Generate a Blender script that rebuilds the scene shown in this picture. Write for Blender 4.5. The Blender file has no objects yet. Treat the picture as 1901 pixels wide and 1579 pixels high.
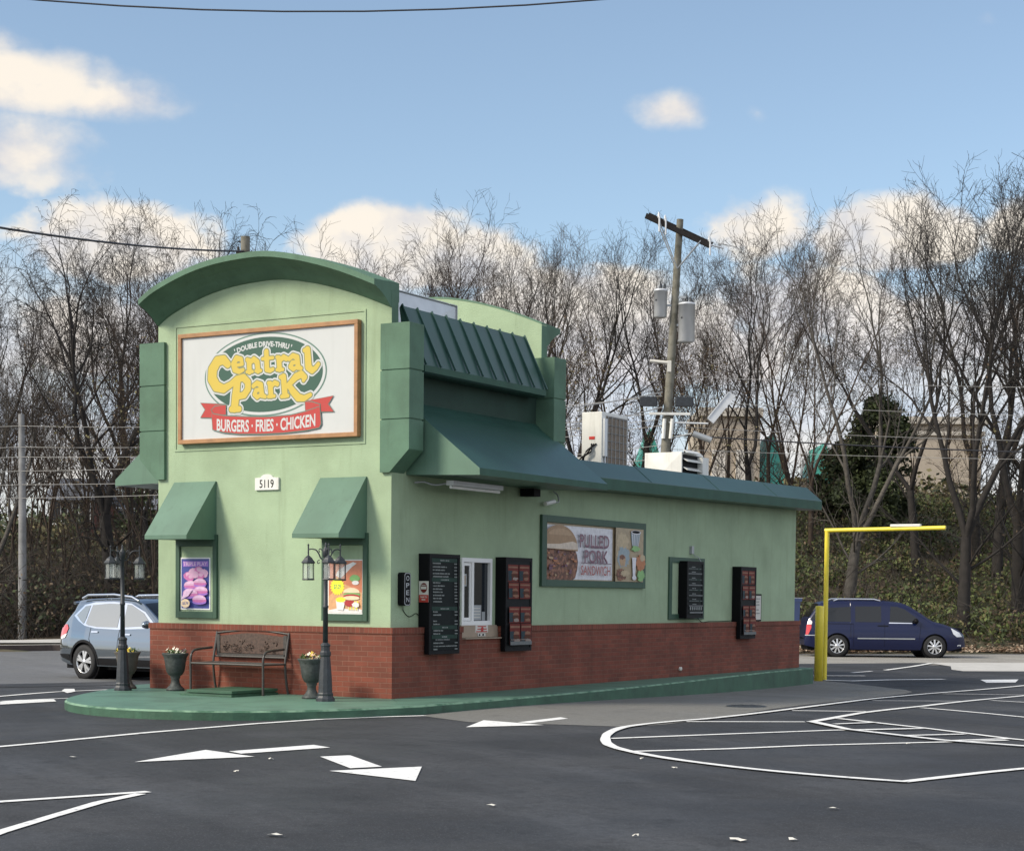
import bpy, math, random
import numpy as np
from mathutils import Vector, Matrix
from mathutils.geometry import tessellate_polygon
random.seed(7); RNG=np.random.default_rng(11)
D2R=math.radians
scene=bpy.context.scene; COL=scene.collection

# ------------------------------------------------------------ camera
cd=bpy.data.cameras.new('camera'); cam=bpy.data.objects.new('camera',cd); COL.objects.link(cam)
RV=Vector((0.858651,0.512531,0.005)) 
def cam_axes(yaw,pitch,roll):
    cy,sy=math.cos(yaw),math.sin(yaw)
    f=Vector((sy*math.cos(pitch),cy*math.cos(pitch),math.sin(pitch)))
    r=Vector((cy,-sy,0)); u=r.cross(f); c,s=math.cos(roll),math.sin(roll)
    return c*r+s*u, -s*r+c*u, f
_r,_u,_f=cam_axes(-0.5368,-0.0526,0.0102)
cam.matrix_world=Matrix(((_r.x,_u.x,-_f.x,14.134),(_r.y,_u.y,-_f.y,-20.4296),(_r.z,_u.z,-_f.z,1.4346),(0,0,0,1)))
cd.sensor_width=36; cd.lens=36*3308.325/1901; cd.shift_y=491.3237/1901
cd.clip_start=.1; cd.clip_end=3000
scene.camera=cam
scene.render.resolution_x=1024; scene.render.resolution_y=850
scene.view_settings.view_transform='Standard'; scene.view_settings.look='None'
scene.view_settings.exposure=0.5; scene.view_settings.gamma=1

# ------------------------------------------------------------ sun
SUN=Vector((-0.47,-0.66,0.58)).normalized()
sl=bpy.data.lights.new('sun','SUN'); so=bpy.data.objects.new('sun',sl); COL.objects.link(so)
sl.energy=3.0; sl.angle=D2R(18); sl.color=(1.0,0.90,0.74)
so.rotation_euler=SUN.to_track_quat('Z','Y').to_euler(); so.location=(-20,-30,25)

# ------------------------------------------------------------ sky: Nishita plus procedural cumulus
w=bpy.data.worlds.new('World'); scene.world=w; w.use_nodes=True
nt=w.node_tree; nt.nodes.clear(); N=nt.nodes.new; LK=nt.links.new
def mth(op,a,b=None,c=None,clamp=False):
    n=N('ShaderNodeMath'); n.operation=op; n.use_clamp=clamp
    for i,v in enumerate((a,b,c)):
        if v is None: continue
        if isinstance(v,(int,float)): n.inputs[i].default_value=v
        else: LK(v,n.inputs[i])
    return n.outputs[0]
def mixc(f,a,b):
    n=N('ShaderNodeMix'); n.data_type='RGBA'
    for s,v in ((0,f),(6,a),(7,b)):
        if isinstance(v,(int,float)): n.inputs[s].default_value=v
        elif isinstance(v,tuple): n.inputs[s].default_value=(*v,1)
        else: LK(v,n.inputs[s])
    return n.outputs[2]
def build_sky():
    tc=N('ShaderNodeTexCoord'); sky=N('ShaderNodeTexSky'); sky.sky_type='NISHITA'; sky.sun_disc=False
    sky.sun_elevation=math.asin(SUN.z); sky.sun_rotation=math.atan2(SUN.x,SUN.y)%(2*math.pi)
    sky.altitude=200; sky.air_density=1.0; sky.dust_density=0.6; sky.ozone_density=2.0
    hs=N('ShaderNodeHueSaturation'); hs.inputs['Saturation'].default_value=SKY_SAT; hs.inputs['Value'].default_value=SKY_VAL
    tint=N('ShaderNodeMix'); tint.data_type='RGBA'; tint.blend_type='MULTIPLY'; tint.inputs[0].default_value=1; tint.inputs[7].default_value=(.99,1.045,1.02,1); LK(sky.outputs[0],tint.inputs[6]); LK(tint.outputs[2],hs.inputs['Color'])
    sp=N('ShaderNodeSeparateXYZ'); LK(tc.outputs['Generated'],sp.inputs[0])
    x,y,z=sp.outputs
    fw=mth('ADD',mth('MULTIPLY',x,-.5114),mth('MULTIPLY',y,.8593))
    ri=mth('ADD',mth('MULTIPLY',x,.8593),mth('MULTIPLY',y,.5114))
    az=mth('ARCTAN2',ri,fw)                    # bearing round the horizon
    hz=mth('SQRT',mth('ADD',mth('MULTIPLY',x,x),mth('MULTIPLY',y,y)))
    el=mth('DIVIDE',z,mth('MAXIMUM',hz,.02))
    cb=N('ShaderNodeCombineXYZ'); LK(az,cb.inputs[0]); LK(mth('MULTIPLY',el,1.25),cb.inputs[1])
    def noise(sc,det,off):
        n=N('ShaderNodeTexNoise'); n.inputs['Scale'].default_value=sc; n.inputs['Detail'].default_value=det
        n.inputs['Roughness'].default_value=.52
        v=N('ShaderNodeVectorMath'); v.operation='ADD'; LK(cb.outputs[0],v.inputs[0]); v.inputs[1].default_value=off
        LK(v.outputs[0],n.inputs['Vector']); return n.outputs[0]
    n1=noise(22,7,(3,1,0)); n2=noise(75,5,(0,5,2)); n3=noise(11,4,(9,0,1))
    blobs=CLOUDS; tot=None
    for (px,py,rx,ry,k) in blobs:
        u=(px-950)/3308; v=(1107-py)/3308
        du=mth('DIVIDE',mth('SUBTRACT',az,u),rx/3308)
        dv=mth('DIVIDE',mth('SUBTRACT',el,v),ry/3308)
        # flatter, softer undersides
        dvs=mth('MULTIPLY',dv,mth('ADD',1.0,mth('MULTIPLY',mth('LESS_THAN',dv,0.0),.25)))
        r2=mth('ADD',mth('MULTIPLY',du,du),mth('MULTIPLY',dvs,dvs))
        m=mth('MULTIPLY',mth('SUBTRACT',1.0,mth('SQRT',r2)),k)
        tot=m if tot is None else mth('MAXIMUM',tot,m)
    nz=mth('ADD',mth('MULTIPLY',mth('SUBTRACT',n1,.5),1.15),mth('MULTIPLY',mth('SUBTRACT',n2,.5),.55))
    d=mth('ADD',tot,nz)
    mr=N('ShaderNodeMapRange'); mr.interpolation_type='SMOOTHSTEP'; LK(d,mr.inputs[0]); mr.inputs[1].default_value=-.02; mr.inputs[2].default_value=.44
    ms=N('ShaderNodeMapRange'); ms.interpolation_type='SMOOTHSTEP'; LK(mth('ADD',tot,mth('ADD',mth('MULTIPLY',mth('SUBTRACT',n1,.5),1.5),mth('MULTIPLY',mth('SUBTRACT',n3,.5),.9))),ms.inputs[0]); ms.inputs[1].default_value=-.02; ms.inputs[2].default_value=.80
    hi=N('ShaderNodeMapRange'); hi.interpolation_type='SMOOTHSTEP'; LK(el,hi.inputs[0]); hi.inputs[1].default_value=.205; hi.inputs[2].default_value=.235
    fm=N('ShaderNodeMix'); LK(hi.outputs[0],fm.inputs[0]); LK(mr.outputs[0],fm.inputs[2]); LK(ms.outputs[0],fm.inputs[3])
    fac=mth('MULTIPLY',fm.outputs[0],.96)
    # low bank of broken cloud near the horizon
    n4=noise(16,6,(1,7,4))
    mb=N('ShaderNodeMapRange'); mb.interpolation_type='SMOOTHSTEP'; LK(el,mb.inputs[0]); mb.inputs[1].default_value=.20; mb.inputs[2].default_value=.13
    bank=mth('MULTIPLY',mb.outputs[0],mth('MULTIPLY',mth('SUBTRACT',n4,.22),3.4,None,True))
    # bright unseen cloud added behind the viewer to lift ambient light on shaded sides
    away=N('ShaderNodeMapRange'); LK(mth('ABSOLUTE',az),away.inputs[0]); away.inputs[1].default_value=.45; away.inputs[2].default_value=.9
    fill_cloud=mth('MULTIPLY',away.outputs[0],mth('MULTIPLY',mth('SUBTRACT',noise(3.2,6,(4,4,4)),.36),4.0,None,True))
    fac=mth('MAXIMUM',fac,mth('MULTIPLY',bank,.8))
    fac=mth('MULTIPLY',fac,mth('GREATER_THAN',z,0.0))
    # the lit tops are cream, the thin and low parts lavender grey
    top=mixc(mth('MULTIPLY',mth('SUBTRACT',n1,.30),3.6,None,True),(.56*CL,.60*CL,.70*CL),(1.0*CL,.91*CL,.79*CL))
    lowc=mixc(mth('MULTIPLY',mth('SUBTRACT',n3,.36),3.5,None,True),(.62*CL,.66*CL,.80*CL),(.93*CL,.85*CL,.80*CL))
    hb=N('ShaderNodeMapRange'); LK(el,hb.inputs[0]); hb.inputs[1].default_value=.10; hb.inputs[2].default_value=.18
    cc=mixc(hb.outputs[0],lowc,top)
    col=mixc(fac,hs.outputs[0],cc)
    col=mixc(mth('MULTIPLY',mth('MULTIPLY',fill_cloud,.85),mth('GREATER_THAN',z,0.0)),col,(6.6,6.7,7.2))
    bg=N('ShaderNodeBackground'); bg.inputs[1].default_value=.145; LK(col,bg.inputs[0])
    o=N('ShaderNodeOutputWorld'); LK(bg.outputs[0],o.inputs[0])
SKY_SAT=.86; SKY_VAL=.80; CL=5.0
CLOUDS=[(20,218,330,82,1.12),(225,232,170,58,.90),(-10,335,270,98,1.18),(0,140,130,60,.5),(455,225,80,40,.34),(1240,222,85,48,.95),
 (1385,228,35,30,.25),(1785,80,50,35,.30),(225,490,200,95,1.2),(715,480,190,105,1.45),(860,500,160,80,1.1),(1040,570,260,90,1.0),
 (1400,440,120,80,.75),(1625,460,170,95,1.35),(1480,580,240,100,1.1),(1880,450,110,70,.8),(300,660,330,110,1.1),(1200,660,330,110,1.1),(1700,640,300,100,1.0)]
build_sky()

# ------------------------------------------------------------ materials
def mat(name,col,rough=.6,metal=0.,var=0.,vs=3.,bump=0.,bs=60.,spec=.5,col2=None,coat=0.,coord='Object',c2lo=.45,c2hi=.62,alpha=None,emit=None,trans=0.):
    m=bpy.data.materials.new(name); m.use_nodes=True; t=m.node_tree; b=t.nodes['Principled BSDF']
    b.inputs['Base Color'].default_value=(*col,1); b.inputs['Roughness'].default_value=rough; b.inputs['Metallic'].default_value=metal
    b.inputs['Specular IOR Level'].default_value=spec; b.inputs['Coat Weight'].default_value=coat; b.inputs['Coat Roughness'].default_value=.04
    if trans: b.inputs['Transmission Weight'].default_value=trans
    if alpha is not None: b.inputs['Alpha'].default_value=alpha
    if emit: b.inputs['Emission Color'].default_value=(*emit[0],1); b.inputs['Emission Strength'].default_value=emit[1]
    tc=t.nodes.new('ShaderNodeTexCoord')
    if var or col2:
        n=t.nodes.new('ShaderNodeTexNoise'); n.inputs['Scale'].default_value=vs; n.inputs['Detail'].default_value=7; n.inputs['Roughness'].default_value=.62
        t.links.new(tc.outputs[coord],n.inputs['Vector'])
        r=t.nodes.new('ShaderNodeMapRange'); r.inputs[1].default_value=c2lo if col2 else .3; r.inputs[2].default_value=c2hi if col2 else .7
        t.links.new(n.outputs[0],r.inputs[0])
        mx=t.nodes.new('ShaderNodeMix'); mx.data_type='RGBA'
        c1=tuple(c*(1-var) for c in col); cB=col2 or tuple(min(1,c*(1+var)) for c in col)
        mx.inputs[6].default_value=(*(col if col2 else c1),1); mx.inputs[7].default_value=(*cB,1)
        t.links.new(r.outputs[0],mx.inputs[0]); t.links.new(mx.outputs[2],b.inputs['Base Color'])
    if bump:
        n=t.nodes.new('ShaderNodeTexNoise'); n.inputs['Scale'].default_value=bs; n.inputs['Detail'].default_value=4
        t.links.new(tc.outputs[coord],n.inputs['Vector'])
        bp=t.nodes.new('ShaderNodeBump'); bp.inputs['Strength'].default_value=bump; bp.inputs['Distance'].default_value=.02
        t.links.new(n.outputs[0],bp.inputs['Height']); t.links.new(bp.outputs[0],b.inputs['Normal'])
    return m
def brick(name,bw,rh,off=.5,mort=.006):
    m=mat(name,(.3,.1,.06),.85); t=m.node_tree; b=t.nodes['Principled BSDF']
    uv=t.nodes.new('ShaderNodeUVMap')
    k=t.nodes.new('ShaderNodeTexBrick'); k.offset=off; k.inputs['Scale'].default_value=1
    k.inputs['Brick Width'].default_value=bw; k.inputs['Row Height'].default_value=rh; k.inputs['Mortar Size'].default_value=mort
    k.inputs['Mortar Smooth'].default_value=.25; k.inputs['Bias'].default_value=-.1
    k.inputs['Color1'].default_value=(.195,.050,.028,1); k.inputs['Color2'].default_value=(.135,.038,.022,1); k.inputs['Mortar'].default_value=(.21,.092,.062,1)
    t.links.new(uv.outputs[0],k.inputs['Vector'])
    n=t.nodes.new('ShaderNodeTexNoise'); n.inputs['Scale'].default_value=1.6; n.inputs['Detail'].default_value=8; t.links.new(uv.outputs[0],n.inputs['Vector'])
    r=t.nodes.new('ShaderNodeMapRange'); r.inputs[1].default_value=.3;r.inputs[2].default_value=.7;r.inputs[3].default_value=.78;r.inputs[4].default_value=1.22; t.links.new(n.outputs[0],r.inputs[0])
    mx=t.nodes.new('ShaderNodeMix'); mx.data_type='RGBA'; mx.blend_type='MULTIPLY'; mx.inputs[0].default_value=1
    t.links.new(k.outputs[0],mx.inputs[6]); t.links.new(r.outputs[0],mx.inputs[7]); t.links.new(mx.outputs[2],b.inputs['Base Color'])
    bp=t.nodes.new('ShaderNodeBump'); bp.inputs['Strength'].default_value=.8; bp.inputs['Distance'].default_value=.012; bp.invert=True
    t.links.new(k.outputs['Fac'],bp.inputs['Height']); t.links.new(bp.outputs[0],b.inputs['Normal'])
    return m
M={}
def mm(k,*a,**kw): M[k]=mat(k,*a,**kw); return M[k]
mm('stucco',(.348,.452,.292),.9,var=.12,vs=1.3,bump=.55,bs=95)
mm('trim_green',(.088,.172,.112),.75,var=.16,vs=2.5,bump=.2,bs=90)
mm('metal_green',(.024,.072,.056),.36,var=.12,vs=1.2,bump=.05,bs=25)
mm('canvas_green',(.095,.180,.125),.5,var=.10,vs=2,bump=.05,bs=200)
mm('band_green',(.020,.052,.036),.8,var=.2,vs=1.5,bump=.2,bs=80)
mm('frame_green',(.034,.082,.050),.55,var=.1)
mm('roof',(.10,.10,.10),.9,var=.3,vs=2)
M['brick']=brick('brick',.215,.0725); M['rowlock']=brick('rowlock',.075,.30,0.)
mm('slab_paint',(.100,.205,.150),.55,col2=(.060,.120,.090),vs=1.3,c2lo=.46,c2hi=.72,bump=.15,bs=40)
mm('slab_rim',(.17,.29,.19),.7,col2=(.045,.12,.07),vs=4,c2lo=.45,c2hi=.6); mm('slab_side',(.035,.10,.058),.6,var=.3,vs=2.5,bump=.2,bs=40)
mm('white',(.80,.80,.78),.5); mm('sign_white',(.54,.555,.545),.35,var=.02); mm('offwhite',(.62,.60,.54),.7,var=.08)
mm('white_metal',(.70,.70,.66),.45,var=.08,vs=3)
mm('grey_metal',(.35,.37,.38),.4,metal=.3,var=.12); mm('pale_metal',(.58,.60,.62),.38,metal=.2,var=.1)
mm('wood_frame',(.36,.185,.08),.6,var=.2,vs=8)
mm('black',(.004,.004,.005),.6,spec=.15); mm('black_gloss',(.006,.006,.007),.12)
mm('iron',(.026,.031,.037),.5,var=.35,vs=14,bump=.15,bs=60)
mm('bench_metal',(.050,.045,.040),.45,var=.3,vs=30); mm('bench_panel',(.075,.045,.032),.5,var=.5,vs=25)
mm('urn',(.040,.048,.045),.6,var=.5,vs=12,bump=.3,bs=30); mm('urn_grey',(.085,.078,.066),.8,var=.25,vs=12,bump=.2,bs=30)
mm('glass',(.02,.025,.03),.05,spec=.6); mm('lamp_glass',(.70,.74,.70),.08,alpha=.26)
mm('logo_green',(.028,.088,.058),.4); mm('logo_yellow',(.58,.43,.06),.4); mm('logo_red',(.44,.040,.032),.4); mm('logo_ring',(.10,.19,.15),.4); mm('logo_outline',(.20,.22,.11),.4)
mm('yellow_paint',(.82,.67,.06),.38,var=.08,vs=6)
mm('paint_white',(.74,.74,.72),.75,col2=(.22,.22,.225),vs=11,c2lo=.575,c2hi=.72)
mm('bark',(.020,.017,.015),.9,var=.45,vs=4,bump=.5,bs=30); mm('bark_grey',(.075,.067,.057),.9,var=.4,vs=5,bump=.5,bs=30); mm('bark_brown',(.046,.031,.021),.9,var=.4,vs=4)
mm('pole_wood',(.18,.172,.14),.9,col2=(.10,.095,.07),vs=3,bump=.4,bs=30); mm('pole_grey',(.22,.22,.22),.85,var=.3,vs=2,bump=.3,bs=30); mm('arm_wood',(.032,.026,.022),.9,var=.4,vs=6)
mm('wire',(.03,.03,.035),.6); mm('wire_pale',(.33,.32,.30),.6)
mm('tan',(.34,.27,.20),.8,var=.1); mm('coil',(.19,.15,.11),.7,var=.3,vs=20)
mm('kerb_stone',(.065,.048,.042),.9,var=.3,vs=3); mm('red',(.55,.04,.03),.4); mm('concrete',(.46,.45,.42),.85,var=.12,vs=2,bump=.2,bs=20)
mm('soil',(.10,.075,.045),.95,col2=(.05,.06,.028),vs=.35,bump=.3,bs=6)
for k,c in dict(leaf_dark=(.034,.048,.018),leaf_mid=(.065,.085,.028),leaf_green=(.098,.125,.034),leaf_olive=(.135,.118,.050),leaf_brown=(.12,.085,.052),leaf_dry=(.125,.085,.05),leaf_rust=(.10,.045,.022),leaf_yellow=(.20,.16,.03),litter=(.20,.12,.07),litter_pale=(.40,.31,.22)).items(): mm(k,c,.75)
mm('tire',(.012,.012,.013),.75,var=.2,vs=20); mm('rim',(.62,.63,.64),.25,metal=.7); mm('chrome',(.75,.76,.78),.12,metal=1.)
mm('suv_paint',(.225,.265,.30),.07,metal=.95,coat=1.); mm('van_paint',(.0025,.0065,.040),.28,spec=.35,coat=.25); mm('suv_glass',(.40,.39,.35),.04,metal=.9,coat=1.)
mm('car_glass',(.006,.008,.010),.04,spec=.5); mm('trim_black',(.006,.006,.007),.6,spec=.2)
mm('tail_red',(.55,.03,.03),.15,coat=1.); mm('tail_white',(.75,.70,.70),.15,coat=1.); mm('head_clear',(.70,.72,.74),.08,coat=1.)
mm('teal',(.05,.30,.24),.5); mm('hotel',(.40,.34,.27),.85,var=.08); mm('hotel_trim',(.50,.46,.40),.8); mm('hotel_pale',(.62,.58,.52),.8); mm('pale_roof',(.45,.52,.52),.6)
mm('house_brick',(.20,.07,.05),.8,var=.2); mm('house_roof',(.13,.14,.16),.8); mm('house_white',(.7,.7,.68),.7)
mm('bin_blue',(.012,.055,.20),.4,var=.15,vs=3)
mm('petal_white',(.85,.83,.70),.7); mm('petal_yellow',(.85,.65,.08),.7); mm('petal_plum',(.05,.01,.03),.7); mm('plant_green',(.07,.13,.035),.7); mm('petal_peach',(.8,.5,.35),.7)

def weather(k,amt=.16,scale=1.0):
    """rain streaks and grime patches belonging to the painted surface"""
    t=M[k].node_tree; b=t.nodes['Principled BSDF']; src=b.inputs['Base Color'].links[0].from_socket; L=t.links.new
    tc=t.nodes.new('ShaderNodeTexCoord'); mp=t.nodes.new('ShaderNodeMapping'); mp.inputs['Scale'].default_value=(7*scale,7*scale,.55*scale); L(tc.outputs['Object'],mp.inputs[0])
    n=t.nodes.new('ShaderNodeTexNoise'); n.inputs['Scale'].default_value=1; n.inputs['Detail'].default_value=6; n.inputs['Roughness'].default_value=.65; L(mp.outputs[0],n.inputs['Vector'])
    r=t.nodes.new('ShaderNodeMapRange'); r.interpolation_type='SMOOTHSTEP'; r.inputs[1].default_value=.50; r.inputs[2].default_value=.78; r.inputs[3].default_value=0; r.inputs[4].default_value=amt; L(n.outputs[0],r.inputs[0])
    n2=t.nodes.new('ShaderNodeTexNoise'); n2.inputs['Scale'].default_value=.9*scale; n2.inputs['Detail'].default_value=8; L(tc.outputs['Object'],n2.inputs['Vector'])
    r2=t.nodes.new('ShaderNodeMapRange'); r2.interpolation_type='SMOOTHSTEP'; r2.inputs[1].default_value=.52; r2.inputs[2].default_value=.70; r2.inputs[4].default_value=amt*.7; L(n2.outputs[0],r2.inputs[0])
    a=t.nodes.new('ShaderNodeMath'); a.operation='MAXIMUM'; L(r.outputs[0],a.inputs[0]); L(r2.outputs[0],a.inputs[1])
    m=t.nodes.new('ShaderNodeMix'); m.data_type='RGBA'; m.blend_type='MULTIPLY'; m.inputs[7].default_value=(.48,.46,.40,1); L(a.outputs[0],m.inputs[0]); L(src,m.inputs[6]); L(m.outputs[2],b.inputs['Base Color'])
for k_,a_ in (('stucco',.26),('trim_green',.45),('metal_green',.35),('canvas_green',.35),('brick',.5),('rowlock',.4),('slab_side',.6),('white_metal',.35),('yellow_paint',.35),('sign_white',.10)): weather(k_,a_)
# ------------------------------------------------------------ mesh builder
LOC={}
class G:
    def __init__(s): s.v=[]; s.f=[]; s.m=[]; s.sm=[]
    def add(s,vs,fs,mi=0,smooth=False):
        b=len(s.v); s.v.extend([tuple(p) for p in vs])
        for f in fs: s.f.append([b+i for i in f]); s.m.append(mi); s.sm.append(smooth)
        return s
    def box(s,x0,x1,y0,y1,z0,z1,mi=0):
        vs=[(x,y,z) for z in(z0,z1) for y in(y0,y1) for x in(x0,x1)]
        return s.add(vs,[(0,2,3,1),(4,5,7,6),(0,1,5,4),(2,6,7,3),(0,4,6,2),(1,3,7,5)],mi)
    def obox(s,c,u,v,wv,mi=0):
        c,u,v,wv=map(Vector,(c,u,v,wv))
        vs=[c+i*u+j*v+k*wv for k in(-.5,.5) for j in(-.5,.5) for i in(-.5,.5)]
        return s.add(vs,[(0,2,3,1),(4,5,7,6),(0,1,5,4),(2,6,7,3),(0,4,6,2),(1,3,7,5)],mi)
    def poly(s,pts3,mi=0):
        tr=tessellate_polygon([[Vector(p) for p in pts3]])
        return s.add(pts3,[t for t in tr],mi)
    def extr(s,pts,vec,mi=0,mside=None,smooth=False):
        n=len(pts); v=Vector(vec); a=[Vector(p) for p in pts]; b=[p+v for p in a]
        tr=[tuple(t) for t in tessellate_polygon([a])]
        s.add(a+b,tr+[tuple(i+n for i in reversed(t)) for t in tr],mi)
        s.add(a+b,[(i,(i+1)%n,(i+1)%n+n,i+n) for i in range(n)],mi if mside is None else mside,smooth)
        return s
    def tube(s,path,r,n=8,mi=0,cap=True,smooth=True):
        P=[Vector(p) for p in path]; R=r if isinstance(r,(list,tuple)) else [r]*len(P); vs=[]; fs=[]
        for i,p in enumerate(P):
            t=(P[min(i+1,len(P)-1)]-P[max(i-1,0)]).normalized()
            a=t.cross(Vector((0,0,1)) if abs(t.z)<.9 else Vector((1,0,0))).normalized(); b=t.cross(a)
            for k in range(n):
                w_=2*math.pi*k/n; vs.append(p+R[i]*(math.cos(w_)*a+math.sin(w_)*b))
        for i in range(len(P)-1):
            for k in range(n): fs.append((i*n+k,i*n+(k+1)%n,(i+1)*n+(k+1)%n,(i+1)*n+k))
        s.add(vs,fs,mi,smooth)
        if cap: s.add(vs[:n],[tuple(range(n))],mi); s.add(vs[-n:],[tuple(range(n))][::-1],mi)
        return s
    def lathe(s,prof,c=(0,0,0),n=16,mi=0,smooth=True,axis='z',star=0.,cap=True):
        vs=[]; fs=[]; c=Vector(c)
        for r,z in prof:
            for k in range(n):
                a=2*math.pi*k/n; rr=r*(1+star*(k%2)); p=(rr*math.cos(a),rr*math.sin(a),z)
                if axis=='y': p=(p[0],p[2],p[1])
                if axis=='x': p=(p[2],p[0],p[1])
                vs.append(c+Vector(p))
        m=len(prof)
        for i in range(m-1):
            for k in range(n): fs.append((i*n+k,i*n+(k+1)%n,(i+1)*n+(k+1)%n,(i+1)*n+k))
        s.add(vs,fs,mi,smooth)
        if cap: s.add(vs[:n],[tuple(range(n))],mi); s.add(vs[-n:],[tuple(range(n))],mi)
        return s
    def build(s,name,mats,parent=None,world=True,uv=True,bevel=0):
        me=bpy.data.meshes.new(name); off=Vector((0,0,0))
        if parent is not None and world: off=LOC.get(parent.name,Vector((0,0,0)))
        me.from_pydata([(p[0]-off.x,p[1]-off.y,p[2]-off.z) for p in s.v],[],s.f)
        if not isinstance(mats,(list,tuple)): mats=[mats]
        for m in mats: me.materials.append(M[m] if isinstance(m,str) else m)
        me.polygons.foreach_set('material_index',s.m); me.polygons.foreach_set('use_smooth',s.sm)
        if uv and len(s.f)<20000:
            l=me.uv_layers.new(name='UVMap'); me.update()
            for p in me.polygons:
                nn=p.normal; ax=max(range(3),key=lambda i:abs(nn[i]))
                for li in p.loop_indices:
                    c=s.v[me.loops[li].vertex_index]
                    l.data[li].uv=((c[1],c[2]),(c[0],c[2]),(c[0],c[1]))[ax]
        me.update()
        o=bpy.data.objects.new(name,me); COL.objects.link(o)
        if parent is not None: o.parent=parent
        LOC[o.name]=off
        if bevel:
            b=o.modifiers.new('bevel','BEVEL'); b.width=bevel; b.segments=2; b.limit_method='ANGLE'; b.angle_limit=D2R(40)
        return o
def npmesh(name,V,F,MI,mats,parent=None,smooth=False):
    """big meshes straight from arrays; F is (n,3) or (n,4)"""
    me=bpy.data.meshes.new(name); k=F.shape[1]
    me.vertices.add(len(V)); me.vertices.foreach_set('co',V.astype(np.float32).ravel())
    me.loops.add(F.size); me.loops.foreach_set('vertex_index',F.astype(np.int32).ravel())
    me.polygons.add(len(F)); me.polygons.foreach_set('loop_start',np.arange(0,F.size,k,dtype=np.int32)); me.polygons.foreach_set('loop_total',np.full(len(F),k,np.int32))
    for m in mats: me.materials.append(M[m])
    me.polygons.foreach_set('material_index',np.asarray(MI,np.int32))
    if smooth: me.polygons.foreach_set('use_smooth',np.ones(len(F),bool))
    me.update(calc_edges=True); me.validate()
    o=bpy.data.objects.new(name,me); COL.objects.link(o)
    if parent is not None: o.parent=parent
    return o
def tag(o,label=None,cat=None,group=None,kind=None):
    if label: o['label']=label
    if cat: o['category']=cat
    if group: o['group']=group
    if kind: o['kind']=kind
    return o
def thing(name,loc,label,cat,group=None,rz=0):
    o=bpy.data.objects.new(name,None); COL.objects.link(o); o.location=loc; o.rotation_euler=(0,0,rz); o.empty_display_size=.3
    LOC[o.name]=Vector(loc); return tag(o,label,cat,group)
def reorigin(o,loc):
    """move a top-level mesh's origin to its base"""
    me=o.data; d=Vector(loc); me.transform(Matrix.Translation(-d)); o.location=d; return o
def copy_tree(src,loc,rz=0,label=None,group=None,scale=None):
    r=src.copy(); COL.objects.link(r); r.location=loc; r.rotation_euler=(0,0,rz)
    if scale: r.scale=scale
    if label: r['label']=label
    if group: r['group']=group
    for ch in list(src.children):
        c=ch.copy(); COL.objects.link(c); c.parent=r
        for g in list(ch.children):
            d=g.copy(); COL.objects.link(d); d.parent=c
    return r

# street frame: a runs along the street, d straight across it from the near verge
O=Vector((14.134,-20.4296,0)); AX=Vector((.8593,.5114,0)); DX=Vector((-.5114,.8593,0))
def g_(d):
    t=min(max((d-24)/12.5,0),1); t=t*t*(3-2*t); return -.12-.22*t
def far_edge(a):
    return float(np.interp(a,[-60,-16,-14,9,17,60],[45,52.3,54.2,58.2,60.8,72]))
def terr(a,d):
    e=far_edge(a); t=d-e
    if t<=0: return g_(d)
    kr=min(max((a+8)/14,0),1)
    zl=-.2+np.interp(t,[0,6,20,45,80,400],[0,.1,.9,3.6,5.4,9])
    zr=-.34+np.interp(t,[0,1.5,4,20,28,80,400],[.04,.15,.7,5.2,5.9,6.3,9])
    z=zl*(1-kr)+zr*kr
    return float(z+.25*math.sin(a*.31+d*.17)*min(t/10,1)+.15*math.sin(a*.83-d*.4)*min(t/10,1))
def S(a,d,z=0.): return O+AX*a+DX*d+Vector((0,0,z))
# ------------------------------------------------------------ ground, road, slab
def sheet(name,poly,h,matk,kind='structure',label=None,cat=None,group=None,step=1.2,th=None):
    """flat sheet following the ground; poly in street coordinates, cut into strips across d"""
    g=G(); n=len(poly)
    ds=[p[1] for p in poly]; lo,hi=min(ds),max(ds); k=max(1,int((hi-lo)/step)); cuts=[lo+(hi-lo)*i/k for i in range(k+1)]
    def clip(P,d0,keep):
        out=[]
        for i in range(len(P)):
            A,B=P[i],P[(i+1)%len(P)]; ia=(A[1]-d0)*keep>=-1e-9; ib=(B[1]-d0)*keep>=-1e-9
            if ia: out.append(A)
            if ia!=ib:
                t=(d0-A[1])/(B[1]-A[1]); out.append((A[0]+t*(B[0]-A[0]),d0))
        return out
    tris=[[poly[i] for i in t] for t in tessellate_polygon([[Vector((p[0],p[1],0)) for p in poly]])]
    for i in range(k):
        for T in tris:
            P=clip(clip(T,cuts[i],1),cuts[i+1],-1)
            if len(P)>=3: g.add([S(a,d,g_(d)+h) for a,d in P],[tuple(range(len(P)))])
    o=g.build(name,matk,uv=False)
    return tag(o,label,cat,group,kind)
def ground():
    A=np.concatenate([np.linspace(-400,-62,8),np.arange(-60,60.1,2),np.linspace(62,400,8)])
    Dd=np.concatenate([np.linspace(-300,-20,6),np.arange(-16,50,4),np.arange(51,110,1.),np.linspace(112,900,14)])
    V=[];F=[]
    for d in Dd:
        for a in A:
            e=far_edge(a); z=terr(a,d)-(0.06 if d<e+.1 else 0.)
            V.append(tuple(S(a,d,z)))
    n=len(A)
    for i in range(len(Dd)-1):
        for j in range(n-1): F.append((i*n+j,i*n+j+1,(i+1)*n+j+1,(i+1)*n+j))
    o=npmesh('ground',np.array(V),np.array(F),np.zeros(len(F)),['soil'],smooth=True); tag(o,kind='structure')
ground()
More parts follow.
